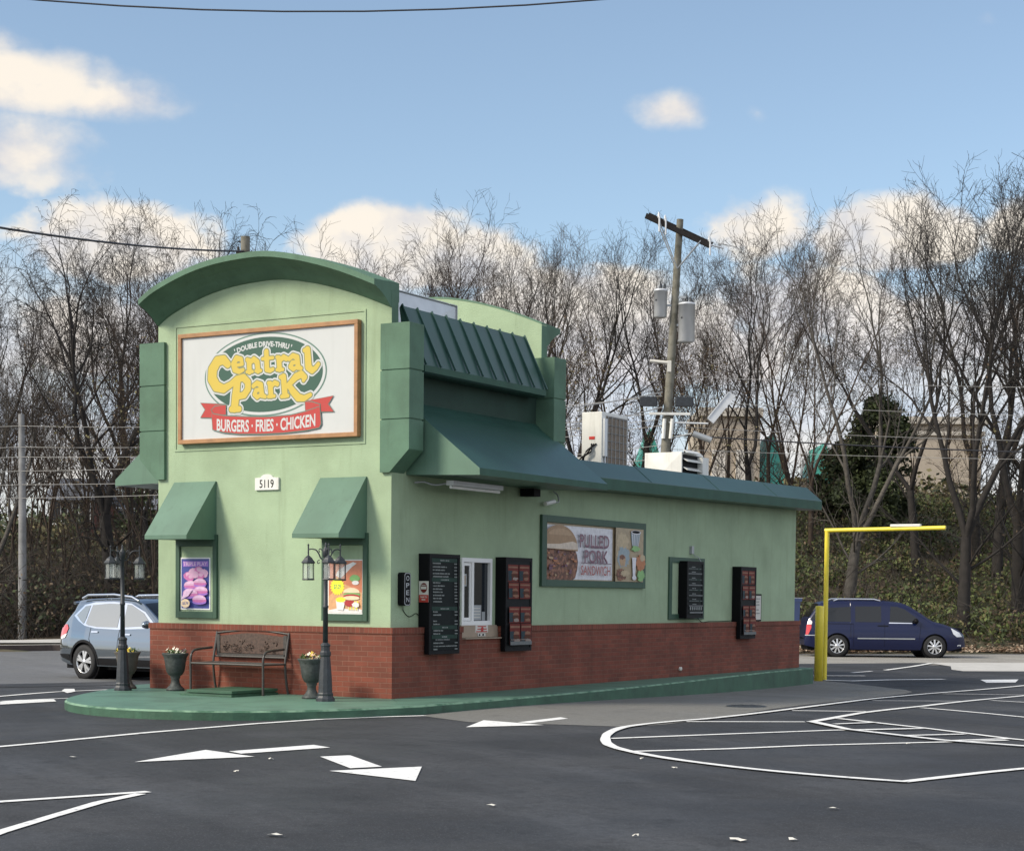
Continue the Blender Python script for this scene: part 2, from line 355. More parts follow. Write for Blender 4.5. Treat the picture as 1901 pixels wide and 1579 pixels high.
def asphalt(name,c1,c2,seed,rough=.82,streak=True):
    m=mat(name,c1,rough); t=m.node_tree; b=t.nodes['Principled BSDF']; L=t.links.new
    tc=t.nodes.new('ShaderNodeTexCoord'); mp=t.nodes.new('ShaderNodeMapping'); L(tc.outputs['Object'],mp.inputs[0]); mp.inputs['Location'].default_value=(seed,seed*2,0)
    mp.inputs['Rotation'].default_value=(0,0,.54)
    def nz(sc,det,stretch=(1,1,1),ro=.6):
        p=t.nodes.new('ShaderNodeMapping'); L(mp.outputs[0],p.inputs[0]); p.inputs['Scale'].default_value=stretch
        n=t.nodes.new('ShaderNodeTexNoise'); n.inputs['Scale'].default_value=sc; n.inputs['Detail'].default_value=det; n.inputs['Roughness'].default_value=ro; L(p.outputs[0],n.inputs['Vector']); return n.outputs[0]
    def mr(x,a,b_,lo=0.,hi=1.):
        r=t.nodes.new('ShaderNodeMapRange'); r.interpolation_type='SMOOTHSTEP'; L(x,r.inputs[0]); r.inputs[1].default_value=a; r.inputs[2].default_value=b_; r.inputs[3].default_value=lo; r.inputs[4].default_value=hi; return r.outputs[0]
    def mx(f,a,c,mode='MIX'):
        n=t.nodes.new('ShaderNodeMix'); n.data_type='RGBA'; n.blend_type=mode
        L(f,n.inputs[0]) if not isinstance(f,float) else setattr(n.inputs[0],'default_value',f)
        for i,v in((6,a),(7,c)):
            if isinstance(v,tuple): n.inputs[i].default_value=(*v,1)
            else: L(v,n.inputs[i])
        return n.outputs[2]
    c=mx(mr(nz(.30,5),.40,.64),tuple(x*.86 for x in c1),tuple(x*1.12 for x in c2))
    c=mx(mr(nz(.8,6,(.16,1,1)),.48,.72,0.,.70),c,tuple(min(1,x*1.55) for x in c2))       # long pale wheel-worn streaks
    c=mx(mr(nz(2.2,7),.54,.74,0.,.65),c,tuple(x*.55 for x in c1))                       # oil and sealer spots
    c=mx(mr(nz(14,5),.40,.70,0.,.45),c,tuple(x*.60 for x in c1))
    c=mx(mr(nz(60,2),.56,.70,0.,.55),c,tuple(min(1,x*2.6) for x in c2))                # stone chips
    L(c,b.inputs['Base Color'])
    bp=t.nodes.new('ShaderNodeBump'); bp.inputs['Strength'].default_value=.35; bp.inputs['Distance'].default_value=.006; L(nz(190,3),bp.inputs['Height']); L(bp.outputs[0],b.inputs['Normal'])
    rr=mr(nz(.5,5),.35,.7,rough-.16,rough+.08); L(rr,b.inputs['Roughness'])
    b.inputs['Specular IOR Level'].default_value=.28
    M[name]=m
asphalt('asphalt_new',(.036,.038,.042),(.047,.049,.053),3)
asphalt('asphalt_old',(.19,.187,.172),(.145,.143,.135),9)
asphalt('road_grey',(.155,.158,.16),(.12,.122,.125),5)
asphalt('road_light',(.30,.285,.255),(.25,.24,.215),15)
NEAR=[(-60,-2),(-26.,17.2),(-9.82,30.89),(-7.03,34.65),(7.59,47.4),(10.18,48.83),(60,62)]
# lot: everything on the viewer's side of the road edge
sheet('parking_lot',[(-60,-40),(60,-40),(60,62),(10.18,48.83),(7.59,47.4),(-7.03,34.65),(-9.82,30.89),(-60,-10)],0.0,'asphalt_new')
fe=[(a,far_edge(a)-.05) for a in (60,17,9,-14,-16,-60)]
sheet('road',[(-60,-10),(-9.82,30.89),(-7.03,34.65),(7.59,47.4),(10.18,48.83),(60,62)]+fe,-.012,'road_grey')
sheet('concrete_strip',[(7.2,47.6),(10.18,49.0),(13,49.8),(60,64),(60,71),(17,60),(9,57.4),(3,56.3),(3,44.2)],-.004,'road_light')
# darker tar band at the lot's mouth
sheet('tar_patch',[(6.2,46.9),(7.59,49.0),(11.85,50.91),(10.9,48.4),(9.6,45.83),(7.56,45.4)],.004,'asphalt_new')
sheet('tar_strip',[(-9.9,30.2),(-7.1,33.9),(-4,36.6),(-4.3,38),(-7.4,36.0),(-10.6,32.0)],.006,'asphalt_new')
sheet('old_pavement',[(-1.19,23.04),(-.38,24.6),(2.44,31.0),(5.0,37.2),(5.6,38.95),(6.7,39.26),(7.1,38.2),(7.5,36.76),(7.79,35.27),(7.7,34.2),(7.37,33.25),(5.12,28.17),(2.67,23.2),(1.9,21.9),(1.4,21.39),(.66,21.65),(-.53,21.94)],.004,'asphalt_old')
sheet('driveway_apron',[(11.87,50.45),(11.99,50.95),(15.45,51.9),(40,60),(40,53),(13.53,45.43),(11.42,45.09),(11.35,46.0),(11.9,48.33)],.008,'concrete')
# kerb and sidewalk on the far side, left
def kerb_strip():
    g=G(); A=[-60,-40,-30,-24,-18,-16,-14,-10,-6,-2,2]
    for i in range(len(A)-1):
        a0,a1=A[i],A[i+1]
        P=[]
        for a in (a0,a1):
            e=far_edge(a); P.append([S(a,e-.05,g_(60)-.05),S(a,e-.03,-.17),S(a,e+.16,-.165)])
        for k in range(2): g.add([P[0][k],P[1][k],P[1][k+1],P[0][k+1]],[(0,1,2,3)],k)
    tag(g.build('kerb',['kerb_stone','concrete'],uv=False),kind='structure')
    g=G()
    for i in range(len(A)-1):
        Q=[]
        for a in (A[i],A[i+1]):
            e=far_edge(a); Q.append([S(a,e+t,terr(a,e+t)+.05) for t in (2.4,3.6,4.8)])
        for k in range(2): g.add([Q[0][k],Q[1][k],Q[1][k+1],Q[0][k+1]],[(0,1,2,3)])
    tag(g.build('sidewalk','concrete',uv=False),kind='structure')
kerb_strip()
# painted markings
def ribbon(name,pts,wd,label,cat='road marking',group=None,h=.008,wend=None,mk='paint_white'):
    P=[Vector((a,d,0)) for a,d in pts]; Lf=[];Rt=[]
    Q=[P[0]]
    for i in range(len(P)-1):
        n=max(1,int((P[i+1]-P[i]).length/.6)); Q+= [P[i].lerp(P[i+1],(k+1)/n) for k in range(n)]
    g=G(); vs=[]
    for i,p in enumerate(Q):
        t=(Q[min(i+1,len(Q)-1)]-Q[max(i-1,0)]).normalized(); nn=Vector((-t.y,t.x,0))
        ww=wd*(1+.06*math.sin(i*1.7)+.05*math.sin(i*.6+2))
        for s_ in(-.5,.5):
            q=p+nn*ww*s_; vs.append(S(q.x,q.y,g_(q.y)+h))
    g.add(vs,[(2*i,2*i+1,2*i+3,2*i+2) for i in range(len(Q)-1)])
    o=g.build(name,mk,uv=False); return tag(reorigin(o,S(P[0].x,P[0].y,g_(P[0].y))),label,cat,group)
def mark(name,polys,label,group=None,h=.008,cat='road marking'):
    g=G()
    for P in polys: g.poly([S(a,d,g_(d)+h) for a,d in P])
    o=g.build(name,'paint_white',uv=False); c=polys[0][0]; return tag(reorigin(o,S(c[0],c[1],g_(c[1]))),label,cat,group)
GR='white lines painted on the lot'
ribbon('painted_line',[(-5.5,17.1),(-5.18,17.63),(-5.11,17.76),(-4.82,18.25),(-4.57,18.75),(-4.04,19.74),(-3.07,21.25),(-2.36,22.15),(-1.72,22.65),(-1.12,23.0)],.11,'long white line curving past the front of the green island',group=GR)
ribbon('painted_line',[(-9.,22.5),(-7.75,26.24),(-7.7,26.76),(-7.43,29.0),(-6.4,32.4)],.12,'white line running behind the left lamp post beside the road',group=GR)
ribbon('painted_line',[(-7.25,25.2),(-6.44,26.57)],.08,'thin short white line left of the green island tip',group=GR)
ribbon('painted_line',[(-3.99,12.9),(-3.87,13.02),(-3.77,13.08),(-3.27,13.48),(-2.83,13.85)],.11,'upper stroke of the white V at the lower left',group=GR)
ribbon('painted_line',[(-3.4,10.6),(-3.32,11.05),(-3.29,11.43),(-3.18,12.2),(-3.04,13.11),(-2.86,13.7)],.10,'lower stroke of the white V at the lower left',group=GR)
mark('painted_arrow',[[(-7.2,25.02),(-7.13,25.58),(-6.68,25.94),(-6.48,25.31),(-7.01,24.37)]],'white arrow cut by the left edge beside the island tip','painted traffic arrows')
mark('painted_arrow',[[(-3.45,16.27),(-3.03,17.61),(-2.45,16.93)],[(-2.78,17.48),(-2.04,18.33),(-1.84,18.03),(-2.62,17.23)]],'large white arrow pointing left in front of the bench','painted traffic arrows')
mark('painted_arrow',[[(-1.83,17.0),(-1.56,17.18),(-1.17,16.07),(-1.44,15.89)],[(-1.6,15.63),(-.81,16.11),(-.80,14.86)]],'white arrow bending down toward the viewer below the building corner','painted traffic arrows')
mark('painted_arrow',[[(-.54,21.03),(-.35,22.25),(.39,21.52)],[(.07,21.93),(.63,22.95),(.72,22.71),(.23,21.82)]],'small white arrow under the menu boards beside the old pavement','painted traffic arrows')
mark('painted_arrow',[[(10.58,40.23),(11.54,40.57),(11.05,39.07),(10.34,38.8)]],'small white arrow head far off at the right edge','painted traffic arrows')
mark('painted_blotch',[[(-7.47,29.52),(-7.7,30.64),(-7.55,30.7),(-7.15,29.15),(-7.07,28.29)]],'white paint blotch on the line behind the left lamp post',h=.012)
def smooth(pts,n=4):
    out=[]
    for i in range(len(pts)-1):
        p0=pts[max(i-1,0)];p1=pts[i];p2=pts[i+1];p3=pts[min(i+2,len(pts)-1)]
        for k in range(n):
            t=k/n; out.append(tuple(.5*((2*p1[j])+(-p0[j]+p2[j])*t+(2*p0[j]-5*p1[j]+4*p2[j]-p3[j])*t*t+(-p0[j]+3*p1[j]-3*p2[j]+p3[j])*t**3) for j in range(len(p1))))
    out.append(pts[-1]); return out
ST=[(12.5,40.1),(11.35,38.29),(10.78,37.48),(8.17,33.78),(6.36,30.33),(4.87,27.0),(3.72,24.75),(2.61,23.0),(2.1,22.4),(1.62,21.75),(1.30,21.1),(1.10,20.2),(1.02,19.3),(1.03,18.6),(1.14,18.05),(1.34,17.5),(1.65,16.9),(2.19,16.15),(2.81,15.55),(3.38,15.14)]
ribbon('painted_line',smooth(ST),.11,'long white outline curving round the end of the hatched island',group=GR,h=.016)
ribbon('painted_line',[(3.34,15.16),(4.27,16.06),(4.76,16.49),(5.6,17.1)],.11,'white line leaving the hatched island outline toward the right edge',group=GR,h=.012)
HL=[([(2.2,22.38),(3.72,22.56)],'white hatch line from the outline to the tip of the V'),([(3.92,24.87),(4.95,24.86)],'white hatch line second from the left outline, behind the V'),
 ([(5.83,28.75),(7.3,28.97)],'white hatch line third back, behind the V'),([(8.06,33.31),(9.7,33.05),(10.6,32.9)],'white hatch line farthest back near the right edge'),
 ([(1.09,19.57),(2.4,20.35),(3.82,21.16),(4.9,21.6)],'long white stripe across the middle of the hatched island'),
 ([(1.2,17.94),(2.23,18.37),(3.17,18.92),(4.62,19.5),(5.55,19.9)],'long white stripe nearest the viewer inside the hatched island'),
 ([(6.0,26.09),(6.89,23.94),(7.4,22.8)],'white line slanting right from the middle of the V'),([(7.96,29.55),(8.42,28.39),(8.9,27.4)],'short white line slanting right near the far end of the V')]
for p,l in HL: ribbon('painted_line',p,.10,l,group=GR,h=.008)
ribbon('painted_line',[(3.79,22.52),(4.82,24.46),(6.17,26.6),(7.7,29.5),(9.35,32.52),(10.6,34.8)],.12,'white V line running back to the right edge',group=GR,h=.012)
ribbon('painted_line',[(3.79,22.5),(4.01,21.2),(4.77,19.7),(5.48,19.0),(6.0,18.5)],.12,'white V line running forward to the right edge',group=GR,h=.020)
ribbon('painted_line',[(4.26,23.23),(5.04,21.59),(5.63,20.1),(6.1,19.3)],.10,'white line parallel to the front arm of the V',group=GR,h=.012)
for p,l in [([(4.02,22.12),(4.6,22.5)],'first short white rung of the ladder hatch, at the V tip'),([(4.2,21.16),(4.97,21.5)],'second short white rung of the ladder hatch'),
  ([(4.5,20.34),(5.27,20.66)],'third short white rung of the ladder hatch'),([(4.85,19.66),(5.6,20.03)],'fourth short white rung of the ladder hatch, nearest the right edge')]:
    ribbon('painted_line',p,.09,l,group=GR,h=.016)
ribbon('painted_line',[(6.9,41.5),(7.31,41.57),(8.26,41.68)],.16,'short white line behind the yellow pole',group=GR)
ribbon('painted_line',[(6.91,39.27),(7.45,39.0),(8.43,39.75),(9.78,40.32)],.22,'worn white line right of the yellow pole base',group=GR)
ribbon('painted_line',[(8.27,43.37),(8.99,44.5)],.10,'faint short white line between the yellow pole and the concrete apron',group=GR)
ribbon('painted_line',[(9.43,45.01),(10.71,47.69),(11.87,50.41)],.14,'white edge line running to the concrete apron',group=GR,h=.016)
# manhole cover
g=G(); g.lathe([(.01,.012),(.27,.012),(.30,.004)],(0,0,0),28,smooth=False)
for i in range(-3,4):
    for j in range(-3,4):
        if i*i+j*j<10: g.box(i*.07-.022,i*.07+.022,j*.07-.022,j*.07+.022,.011,.018)
o=g.build('manhole_cover','iron',uv=False); o.location=S(3.42,25.95,g_(25.95)+.004); tag(o,'dark round manhole cover in the grey old pavement beside the building','manhole cover')
# litter
for i,(a,d,s_) in enumerate([(-2.26,16.67,.045),(-2.39,15.45,.03),(-.14,13.12,.05),(-1.51,11.37,.06),(-4.1,16.6,.05),(1.25,17.06,.03),(1.49,16.15,.035),(2.39,13.15,.05),(1.46,11.36,.07),(1.82,11.43,.055),(.81,11.52,.03),(4.28,19.14,.04),(-5.59,23.32,.06)]):
    g=G(); n=7; P=[]
    for k in range(n):
        w_=2*math.pi*k/n; r=s_*random.uniform(.5,1.2); P.append((r*math.cos(w_),r*.6*math.sin(w_),random.uniform(.004,.022)))
    g.add(P+[(0,0,.02)],[(k,(k+1)%n,n) for k in range(n)])
    where=['under the arrow before the bench','left of the bending arrow','low, right of center','at the bottom, left of center','in front of the long curved line, far left','inside the near curve of the hatched island','just outside the near curve of the hatched island','right of center, below the hatched island','at the bottom, the larger of the right pair','at the bottom, the smaller of the right pair','at the bottom, left of the right pair','inside the hatched island near the right','below the left tip of the green island'][i]
    o=g.build('litter_scrap','offwhite',uv=False); o.location=S(a,d,g_(d)+.004); tag(o,'pale scrap of litter on the asphalt '+where,'litter','scraps of litter on the asphalt')
# ------------------------------------------------------------ green apron slab round the building
def slab():
    top=[(1.22,-1.0),(1.25,.6),(1.23,3.0),(1.12,5.5),(.90,8.0),(.68,10.2),(.48,12.5),(.38,15.1),(-4.6,15.1),(-4.9,10),(-5.1,4),(-5.15,.5)]
    lobe=[(-4.85,-.1),(-4.45,-1.0),(-3.95,-1.95),(-3.35,-2.85),(-2.7,-3.45),(-2.0,-3.80),(-1.3,-3.92),(-.6,-3.80),(.05,-3.45),(.6,-2.85),(1.0,-2.0)]
    P=top+smooth(lobe,3)
    g=G(); vs=[(x,y,0) for x,y in P]; c=Vector((-2,4,0)); ins=[]
    for i,(x,y) in enumerate(P):
        a=Vector((*P[i-1],0)); b=Vector((*P[(i+1)%len(P)],0)); t=(b-a).normalized(); nn=Vector((-t.y,t.x,0))
        ins.append(Vector((x,y,0))+nn*.025)
    n=len(P)
    g.poly([(p.x,p.y,0) for p in ins],0)
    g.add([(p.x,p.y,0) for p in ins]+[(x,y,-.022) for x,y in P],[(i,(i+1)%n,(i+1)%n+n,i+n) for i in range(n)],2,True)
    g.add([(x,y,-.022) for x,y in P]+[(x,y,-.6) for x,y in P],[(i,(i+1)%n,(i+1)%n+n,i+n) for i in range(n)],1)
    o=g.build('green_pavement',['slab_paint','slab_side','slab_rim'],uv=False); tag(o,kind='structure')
slab()
for J in ([(-1.75,-1.3),(-1.3,-2.2),(-.75,-3.72)],[(.1,-.1),(.6,-.7),(1.08,-1.45)],[(-3.6,-.6),(-4.0,-1.75)],[(.1,5.0),(1.12,5.3)],[(.1,9.6),(.72,9.8)]):
    g=G(); P=[Vector((a,b,.002)) for a,b in smooth(J,3)]
    g.add([p+Vector((-s_*.006,s_*.010,0)) for p in P for s_ in (-1,1)],[(2*i,2*i+1,2*i+3,2*i+2) for i in range(len(P)-1)]); tag(g.build('pavement_joint','band_green',uv=False),kind='structure')
# ------------------------------------------------------------ the drive-in building
Wd=4.255; Ln=14.93
B=thing('drive_thru_building',(-2.1,7.4,0),'light green drive-through restaurant with arched parapets, dark green trim and brick base','building')
def bw():
    # brick base with a gap left under the serving window
    b=.09; g=G()
    g.box(-Wd-b,b,-b,0.0,0,.90); g.box(-Wd-b,-Wd,0.0,Ln,0,.90); g.box(-Wd-b,b,Ln,Ln+b,0,.90)
    g.box(0,b,0.0,1.72,0,.90); g.box(0,b,1.72,2.84,0,.80); g.box(0,b,2.84,Ln,0,.90)
    base=g.build('brick_base','brick',B)
    g=G(); c=.105
    g.box(-Wd-c,c,-c,0.0,.90,.985); g.box(-Wd-c,-Wd,0.0,Ln,.90,.985); g.box(0,c,0.0,1.74,.90,.985); g.box(0,c,2.82,Ln,.90,.985)
    g.box(-Wd-c,c,Ln,Ln+c,.90,.985)
    g.build('brick_cap','rowlock',base)
    # stucco walls, hollow, with a real opening for the serving window
    g=G(); t=.15; zt=3.30
    g.box(-Wd,0,0,t,0,zt); g.box(-Wd,0,Ln-t,Ln,0,zt); g.box(-Wd,-Wd+t,t,Ln-t,0,zt)
    g.box(-t,0,t,1.80,0,zt); g.box(-t,0,2.66,Ln-t,0,zt); g.box(-t,0,1.80,2.66,0,1.0); g.box(-t,0,1.80,2.66,2.0,zt)
    g.build('wall','stucco',B)
    g=G(); g.box(.0,.035,1.78,2.83,.82,1.0); g.box(0.0,.13,1.76,2.84,.80,.815)
    g.build('window_sill',['tan'],B)
    g=G(); g.box(-Wd+t,-t,t,Ln-t,3.36,3.42); g.build('roof_deck','roof',B)
    g=G(); g.box(-Wd+.16,-.16,.16,Ln-.16,.0,.03); g.box(-2.2,-2.1,.2,Ln-.2,.03,3.3); g.build('interior_partition','black',B)
bw()
ARC=[(-4.255,5.42),(-3.96,5.585),(-3.39,5.78),(-2.83,5.89),(-2.2,5.93),(-1.81,5.91),(-1.36,5.83),(-.97,5.73),(-.59,5.61),(-.22,5.47),(0,5.38)]
ARC=smooth(ARC,4)
def facade(y0,y1,zb,name):
    g=G(); P=[(-Wd,y0,zb)]+[(x,y0,z) for x,z in ARC]+[(0,y0,zb)]
    g.extr(P,(0,y1-y0,0)); o=g.build(name,'stucco',B); return o
facade(0,.14,3.30,'parapet')
ARC0=ARC; ARC=[(x,z+.335) for x,z in ARC0]; facade(4.12,4.28,3.30,'parapet'); ARC=ARC0
g=G(); g.box(0,.004,-.02,.14,5.17,5.62); g.build('parapet_end','trim_green',B)
g=G(); g.box(0,.004,4.12,4.30,5.12,5.70); g.build('parapet_end','trim_green',B)
def cornice(ys,yb,sgn):
    """cove moulding swept along the arch; sgn -1 faces the viewer, +1 the back"""
    g=G(); prof=[(0,.0),(.03,.012),(.08,.05),(.15,.11),(.24,.17),(.33,.215),(.40,.245),(.44,.255),(.44,.335),(.0,.36)]+([(-.16,.36),(-.16,.10)] if sgn<0 else [(-.16,.365),(-.165,.337),(.0,.337)])
    vs=[];n=len(prof);m=len(ARC)
    for x,z in ARC:
        for o_,h in prof:
            yy=ys+sgn*o_ if o_>=0 else ys+sgn*o_
            zz=z+h
            vs.append((x,yy,zz))
    fs=[]
    for i in range(m-1):
        for k in range(n): fs.append((i*n+k,i*n+(k+1)%n,(i+1)*n+(k+1)%n,(i+1)*n+k))
    g.add(vs,fs,0)
    g.poly(vs[:n]); g.poly(vs[-n:])
    return g.build('cornice','trim_green',B)
cornice(0,.14,-1); cornice(4.28,.14,1)
def pilaster(side,ya,yb):
    # side +1 on the east wall, -1 on the west wall
    g=G()
    for i,(z0,z1) in enumerate(((3.12,3.845),(3.865,4.52),(4.54,5.17))):
        lo=-.16; hi=.325
        if i==0: P=[(lo,3.13),(.0,3.13),(hi,3.44),(hi,z1),(lo,z1)]
        else: P=[(lo,z0),(hi,z0),(hi,z1),(lo,z1)]
        P=[((x if side>0 else -Wd-x),ya,z) for x,z in P]
        g.extr(P,(0,yb-ya,0))
    # recessed core showing in the grooves
    x0,x1=(-.15,.31) if side>0 else (-Wd-.31,-Wd+.15)
    g.box(x0,x1,ya+.014,yb-.014,3.6,5.15)
    return g.build('pilaster','trim_green',B,bevel=.006)
for sd in (1,-1):
    pilaster(sd,-.055,.30); pilaster(sd,3.97,4.345)
mm('trim_fascia',(.030,.085,.056),.75,var=.15,vs=3); weather('trim_fascia',.3)
def upper_side(sd):
    X=(lambda x:x) if sd>0 else (lambda x:-Wd-x)
    # dark band wall between canopy and standing seam roof
    g=G(); a,b=sorted((X(0),X(-.14))); g.box(a,b,.14,4.12,3.3,4.72); g.build('upper_wall','band_green',B)
    # standing seam mansard
    g=G(); y0,y1=.34,3.74
    P=[(X(.30),4.63),(X(.315),4.63),(X(.315),4.54),(X(.27),4.52),(X(.02),4.52),(X(-.12),5.44),(X(-.10),5.47),(X(-.08),5.47)]
    g.extr([(x,y0,z) for x,z in P],(0,y1-y0,0))
    r=g.build('standing_seam_roof',['metal_green','trim_fascia'],B)
    for p in r.data.polygons:
        if abs(p.normal.x)>.97: p.material_index=1
    g=G(); n=9
    for i in range(n+1):
        y=y0+.012+(y1-y0-.024)*i/n
        g.extr([(X(.318),y-.012,4.63),(X(.345),y-.012,4.645),(X(-.072),y-.012,5.50),(X(-.10),y-.012,5.475)],(0,.024,0))
    g.build('seam','metal_green',r)
    # large canopy over the drive lane
    g=G(); y0,y1=.36,4.12; pr=[(0,4.14),(.05,4.10),(.12,4.03),(.25,3.93),(.45,3.77),(1.21,3.185),(1.215,3.09),(1.19,3.09),(0,3.12)]
    g.extr([(X(x),y0,z) for x,z in pr],(0,y1-y0,0)); c=g.build('canopy',['canvas_green'],B)
    c.data.materials.clear(); c.data.materials.append(M['metal_green'] ); c.data.materials.append(M['canvas_green'])
    c.data.materials.append(M['trim_fascia'])
    for p in c.data.polygons:
        if abs(p.normal.y)>.9: p.material_index=1
        elif abs(p.normal.x)>.9: p.material_index=2
    # sloping metal edge on the low roof
    g=G(); ya,yb=4.36,15.25
    def zz(y): return .012*(y-4.36)
    pr=[(.10,3.66),(.44,3.375),(.445,3.365),(.445,3.185),(.42,3.18),(-.0,3.18),(-.0,3.55),(-.16,3.66)]
    vs=[(X(x),y,z+zz(y)) for y in (ya,yb) for x,z in pr]; n=len(pr)
    g.add(vs,[(i,(i+1)%n,(i+1)%n+n,i+n) for i in range(n)]); g.poly(vs[:n]); g.poly(vs[n:])
    for y in (7.2,10.0,12.8):
        z=zz(y); g.extr([(X(.10),y,3.662+z),(X(.44),y,3.377+z),(X(.443),y,3.381+z),(X(.103),y,3.666+z)],(0,.03,0))
    e_=g.build('roof_edge',['metal_green','trim_fascia'],B)
    for p in e_.data.polygons:
        if abs(p.normal.x)>.9: p.material_index=1
for sd in (1,-1): upper_side(sd)
g=G(); g.box(-Wd-.1,.1,15.02,15.25,3.32,3.78); g.build('roof_edge','metal_green',B)
g=G(); g.box(-Wd+.14,-.14,.14,4.12,4.95,5.0); g.build('roof_deck','roof',B)
# front windows: frame, inner panel and hood awning
def front_window(x0,x1):
    g=G(); z0,z1=1.065,2.30; t=.075; zi=2.13
    g.box(x0,x0+t,-.045,0,z0,z1); g.box(x1-t,x1,-.045,0,z0,z1); g.box(x0+t,x1-t,-.045,0,z0,z0+.10); g.box(x0+t,x1-t,-.045,0,zi,z1)
    f=g.build('window','frame_green',B,bevel=.004)
    g=G(); g.box(x0+t,x1-t,-.012,0,z0+.1,zi); g.build('window_panel','stucco',f)
    g=G(); a,b=x0-.045,x1-.035; P=[(0,3.08),(-.02,3.085),(-.665,2.275),(-.665,2.215),(0,2.225)]
    g.extr([(a,y,z) for y,z in P],(b-a,0,0)); g.build('window_awning','canvas_green',B,bevel=.003)
front_window(-3.88,-3.09); front_window(-1.165,-.375)
# serving window
def serve():
    t=.055; y0,y1,z0,z1=1.80,2.66,1.0,2.0
    g=G()
    g.box(-.06,.03,y0,y0+t,z0,z1); g.box(-.06,.03,y1-t,y1,z0,z1); g.box(-.06,.03,y0+t,y1-t,z0,z0+.065); g.box(-.06,.03,y0+t,y1-t,z1-.065,z1)
    g.box(-.04,.022,2.09,2.15,z0+.065,z1-.065)
    f=g.build('serving_window','white',B,bevel=.004)
    g=G(); ya,yb=1.87,2.10
    g.box(-.030,.000,ya,ya+.04,z0+.07,z1-.07); g.box(-.030,.0,yb-.045,yb-.005,z0+.07,z1-.07); g.box(-.030,.0,ya+.04,yb-.045,z0+.07,z0+.115); g.box(-.030,.0,ya+.04,yb-.045,z1-.115,z1-.07)
    g.build('sash','white',f)
    g=G(); g.box(-.018,-.014,y0+t,2.09,z0+.07,z1-.07); g.box(-.028,-.024,2.15,y1-t,z0+.065,z1-.065); g.build('pane','glass',f)
    g=G(); g.box(-.012,-.011,1.86,1.99,1.58,1.76); g.box(-.0105,-.0100,1.88,1.97,1.60,1.74,1); g.build('window_notice',['grey_metal','tan'],f)
    g=G(); g.box(-.022,-.018,2.16,2.42,1.075,1.30,0)
    for k in range(4): g.box(-.0175,-.0165,2.19,2.39,1.11+.045*k,1.125+.045*k,1)
    g.box(-.022,-.018,2.44,2.53,1.07,1.20,0); g.build('window_card',['grey_metal','offwhite'],f)
serve()
# the plain green window behind the third menu board
def side_window():
    g=G(); y0,y1,z0,z1=8.81,10.33,1.045,2.18; t=.12
    g.box(0,.03,y0,y0+t,z0,z1); g.box(0,.03,y1-t,y1,z0,z1); g.box(0,.03,y0+t,y1-t,z0,z0+.1); g.box(0,.03,y0+t,y1-t,z1-.1,z1)
    f=g.build('window','frame_green',B,bevel=.003)
    g=G(); g.box(0,.01,y0+t,y1-t,z0+.1,z1-.1); g.build('window_panel','stucco',f)
side_window()
# ------------------------------------------------------------ flat artwork helpers
class Art(G):
    """flat artwork on a plane: origin o, right u, up v, outward n"""
    def __init__(s,o,u,v,n): super().__init__(); s.o,s.u,s.vv,s.n=map(Vector,(o,u,v,n)); s.l=0; s.step=.0012
    def P(s,x,y,h=0): return s.o+s.u*x+s.vv*y+s.n*(s.l*s.step+h)
    def layer(s,k=1): s.l+=k; return s
    def pg(s,pts,mi): s.layer(); s.poly([s.P(x,y) for x,y in pts],mi); return s
    def rect(s,x0,y0,x1,y1,mi): return s.pg([(x0,y0),(x1,y0),(x1,y1),(x0,y1)],mi)
    def ell(s,cx,cy,rx,ry,mi,a0=0,a1=360,n=36,jit=0):
        s.layer(); P=[]
        for k in range(n+(0 if a1-a0>=360 else 1)):
            a=D2R(a0+(a1-a0)*k/n); j=1+jit*random.uniform(-1,1); P.append(s.P(cx+rx*j*math.cos(a),cy+ry*j*math.sin(a)))
        s.poly(P,mi); return s
    def star(s,cx,cy,r,mi,n=16,inn=.75):
        s.layer(); s.poly([s.P(cx+r*(1 if k%2 else inn)*math.cos(math.pi*k/n),cy+r*(1 if k%2 else inn)*math.sin(math.pi*k/n)) for k in range(2*n)],mi); return s
    def words(s,txt,cx,cy,h,mi,width=None,bold=.0,warp=None,align='C'):
        s.layer(); vs,fs=text_mesh(txt,bold)
        xs=[v[0] for v in vs]; ys=[v[1] for v in vs]; w0,w1=min(xs),max(xs)
        sy=h/.70; sx=(width/(w1-w0)) if width else sy
        out=[]
        for x,y in vs:
            X=(x-(w0+w1)/2)*sx; Y=(y-.35)*sy
            if align=='L': X+= (w1-w0)/2*sx
            if warp: X,Y=warp(X,Y); out.append(s.P(X,Y))
            else: out.append(s.P(cx+X,cy+Y))
        s.add(out,fs,mi); return s
def text_mesh(txt,bold):
    cu=bpy.data.curves.new('t','FONT'); cu.body=txt; cu.size=1; cu.offset=bold; cu.resolution_u=3; cu.fill_mode='FRONT'
    o=bpy.data.objects.new('t',cu); COL.objects.link(o)
    dg=bpy.context.evaluated_depsgraph_get(); me=o.evaluated_get(dg).to_mesh()
    vs=[(v.co.x,v.co.y) for v in me.vertices]; fs=[tuple(p.vertices) for p in me.polygons]
    o.evaluated_get(dg).to_mesh_clear(); bpy.data.objects.remove(o); bpy.data.curves.remove(cu)
    return vs,fs
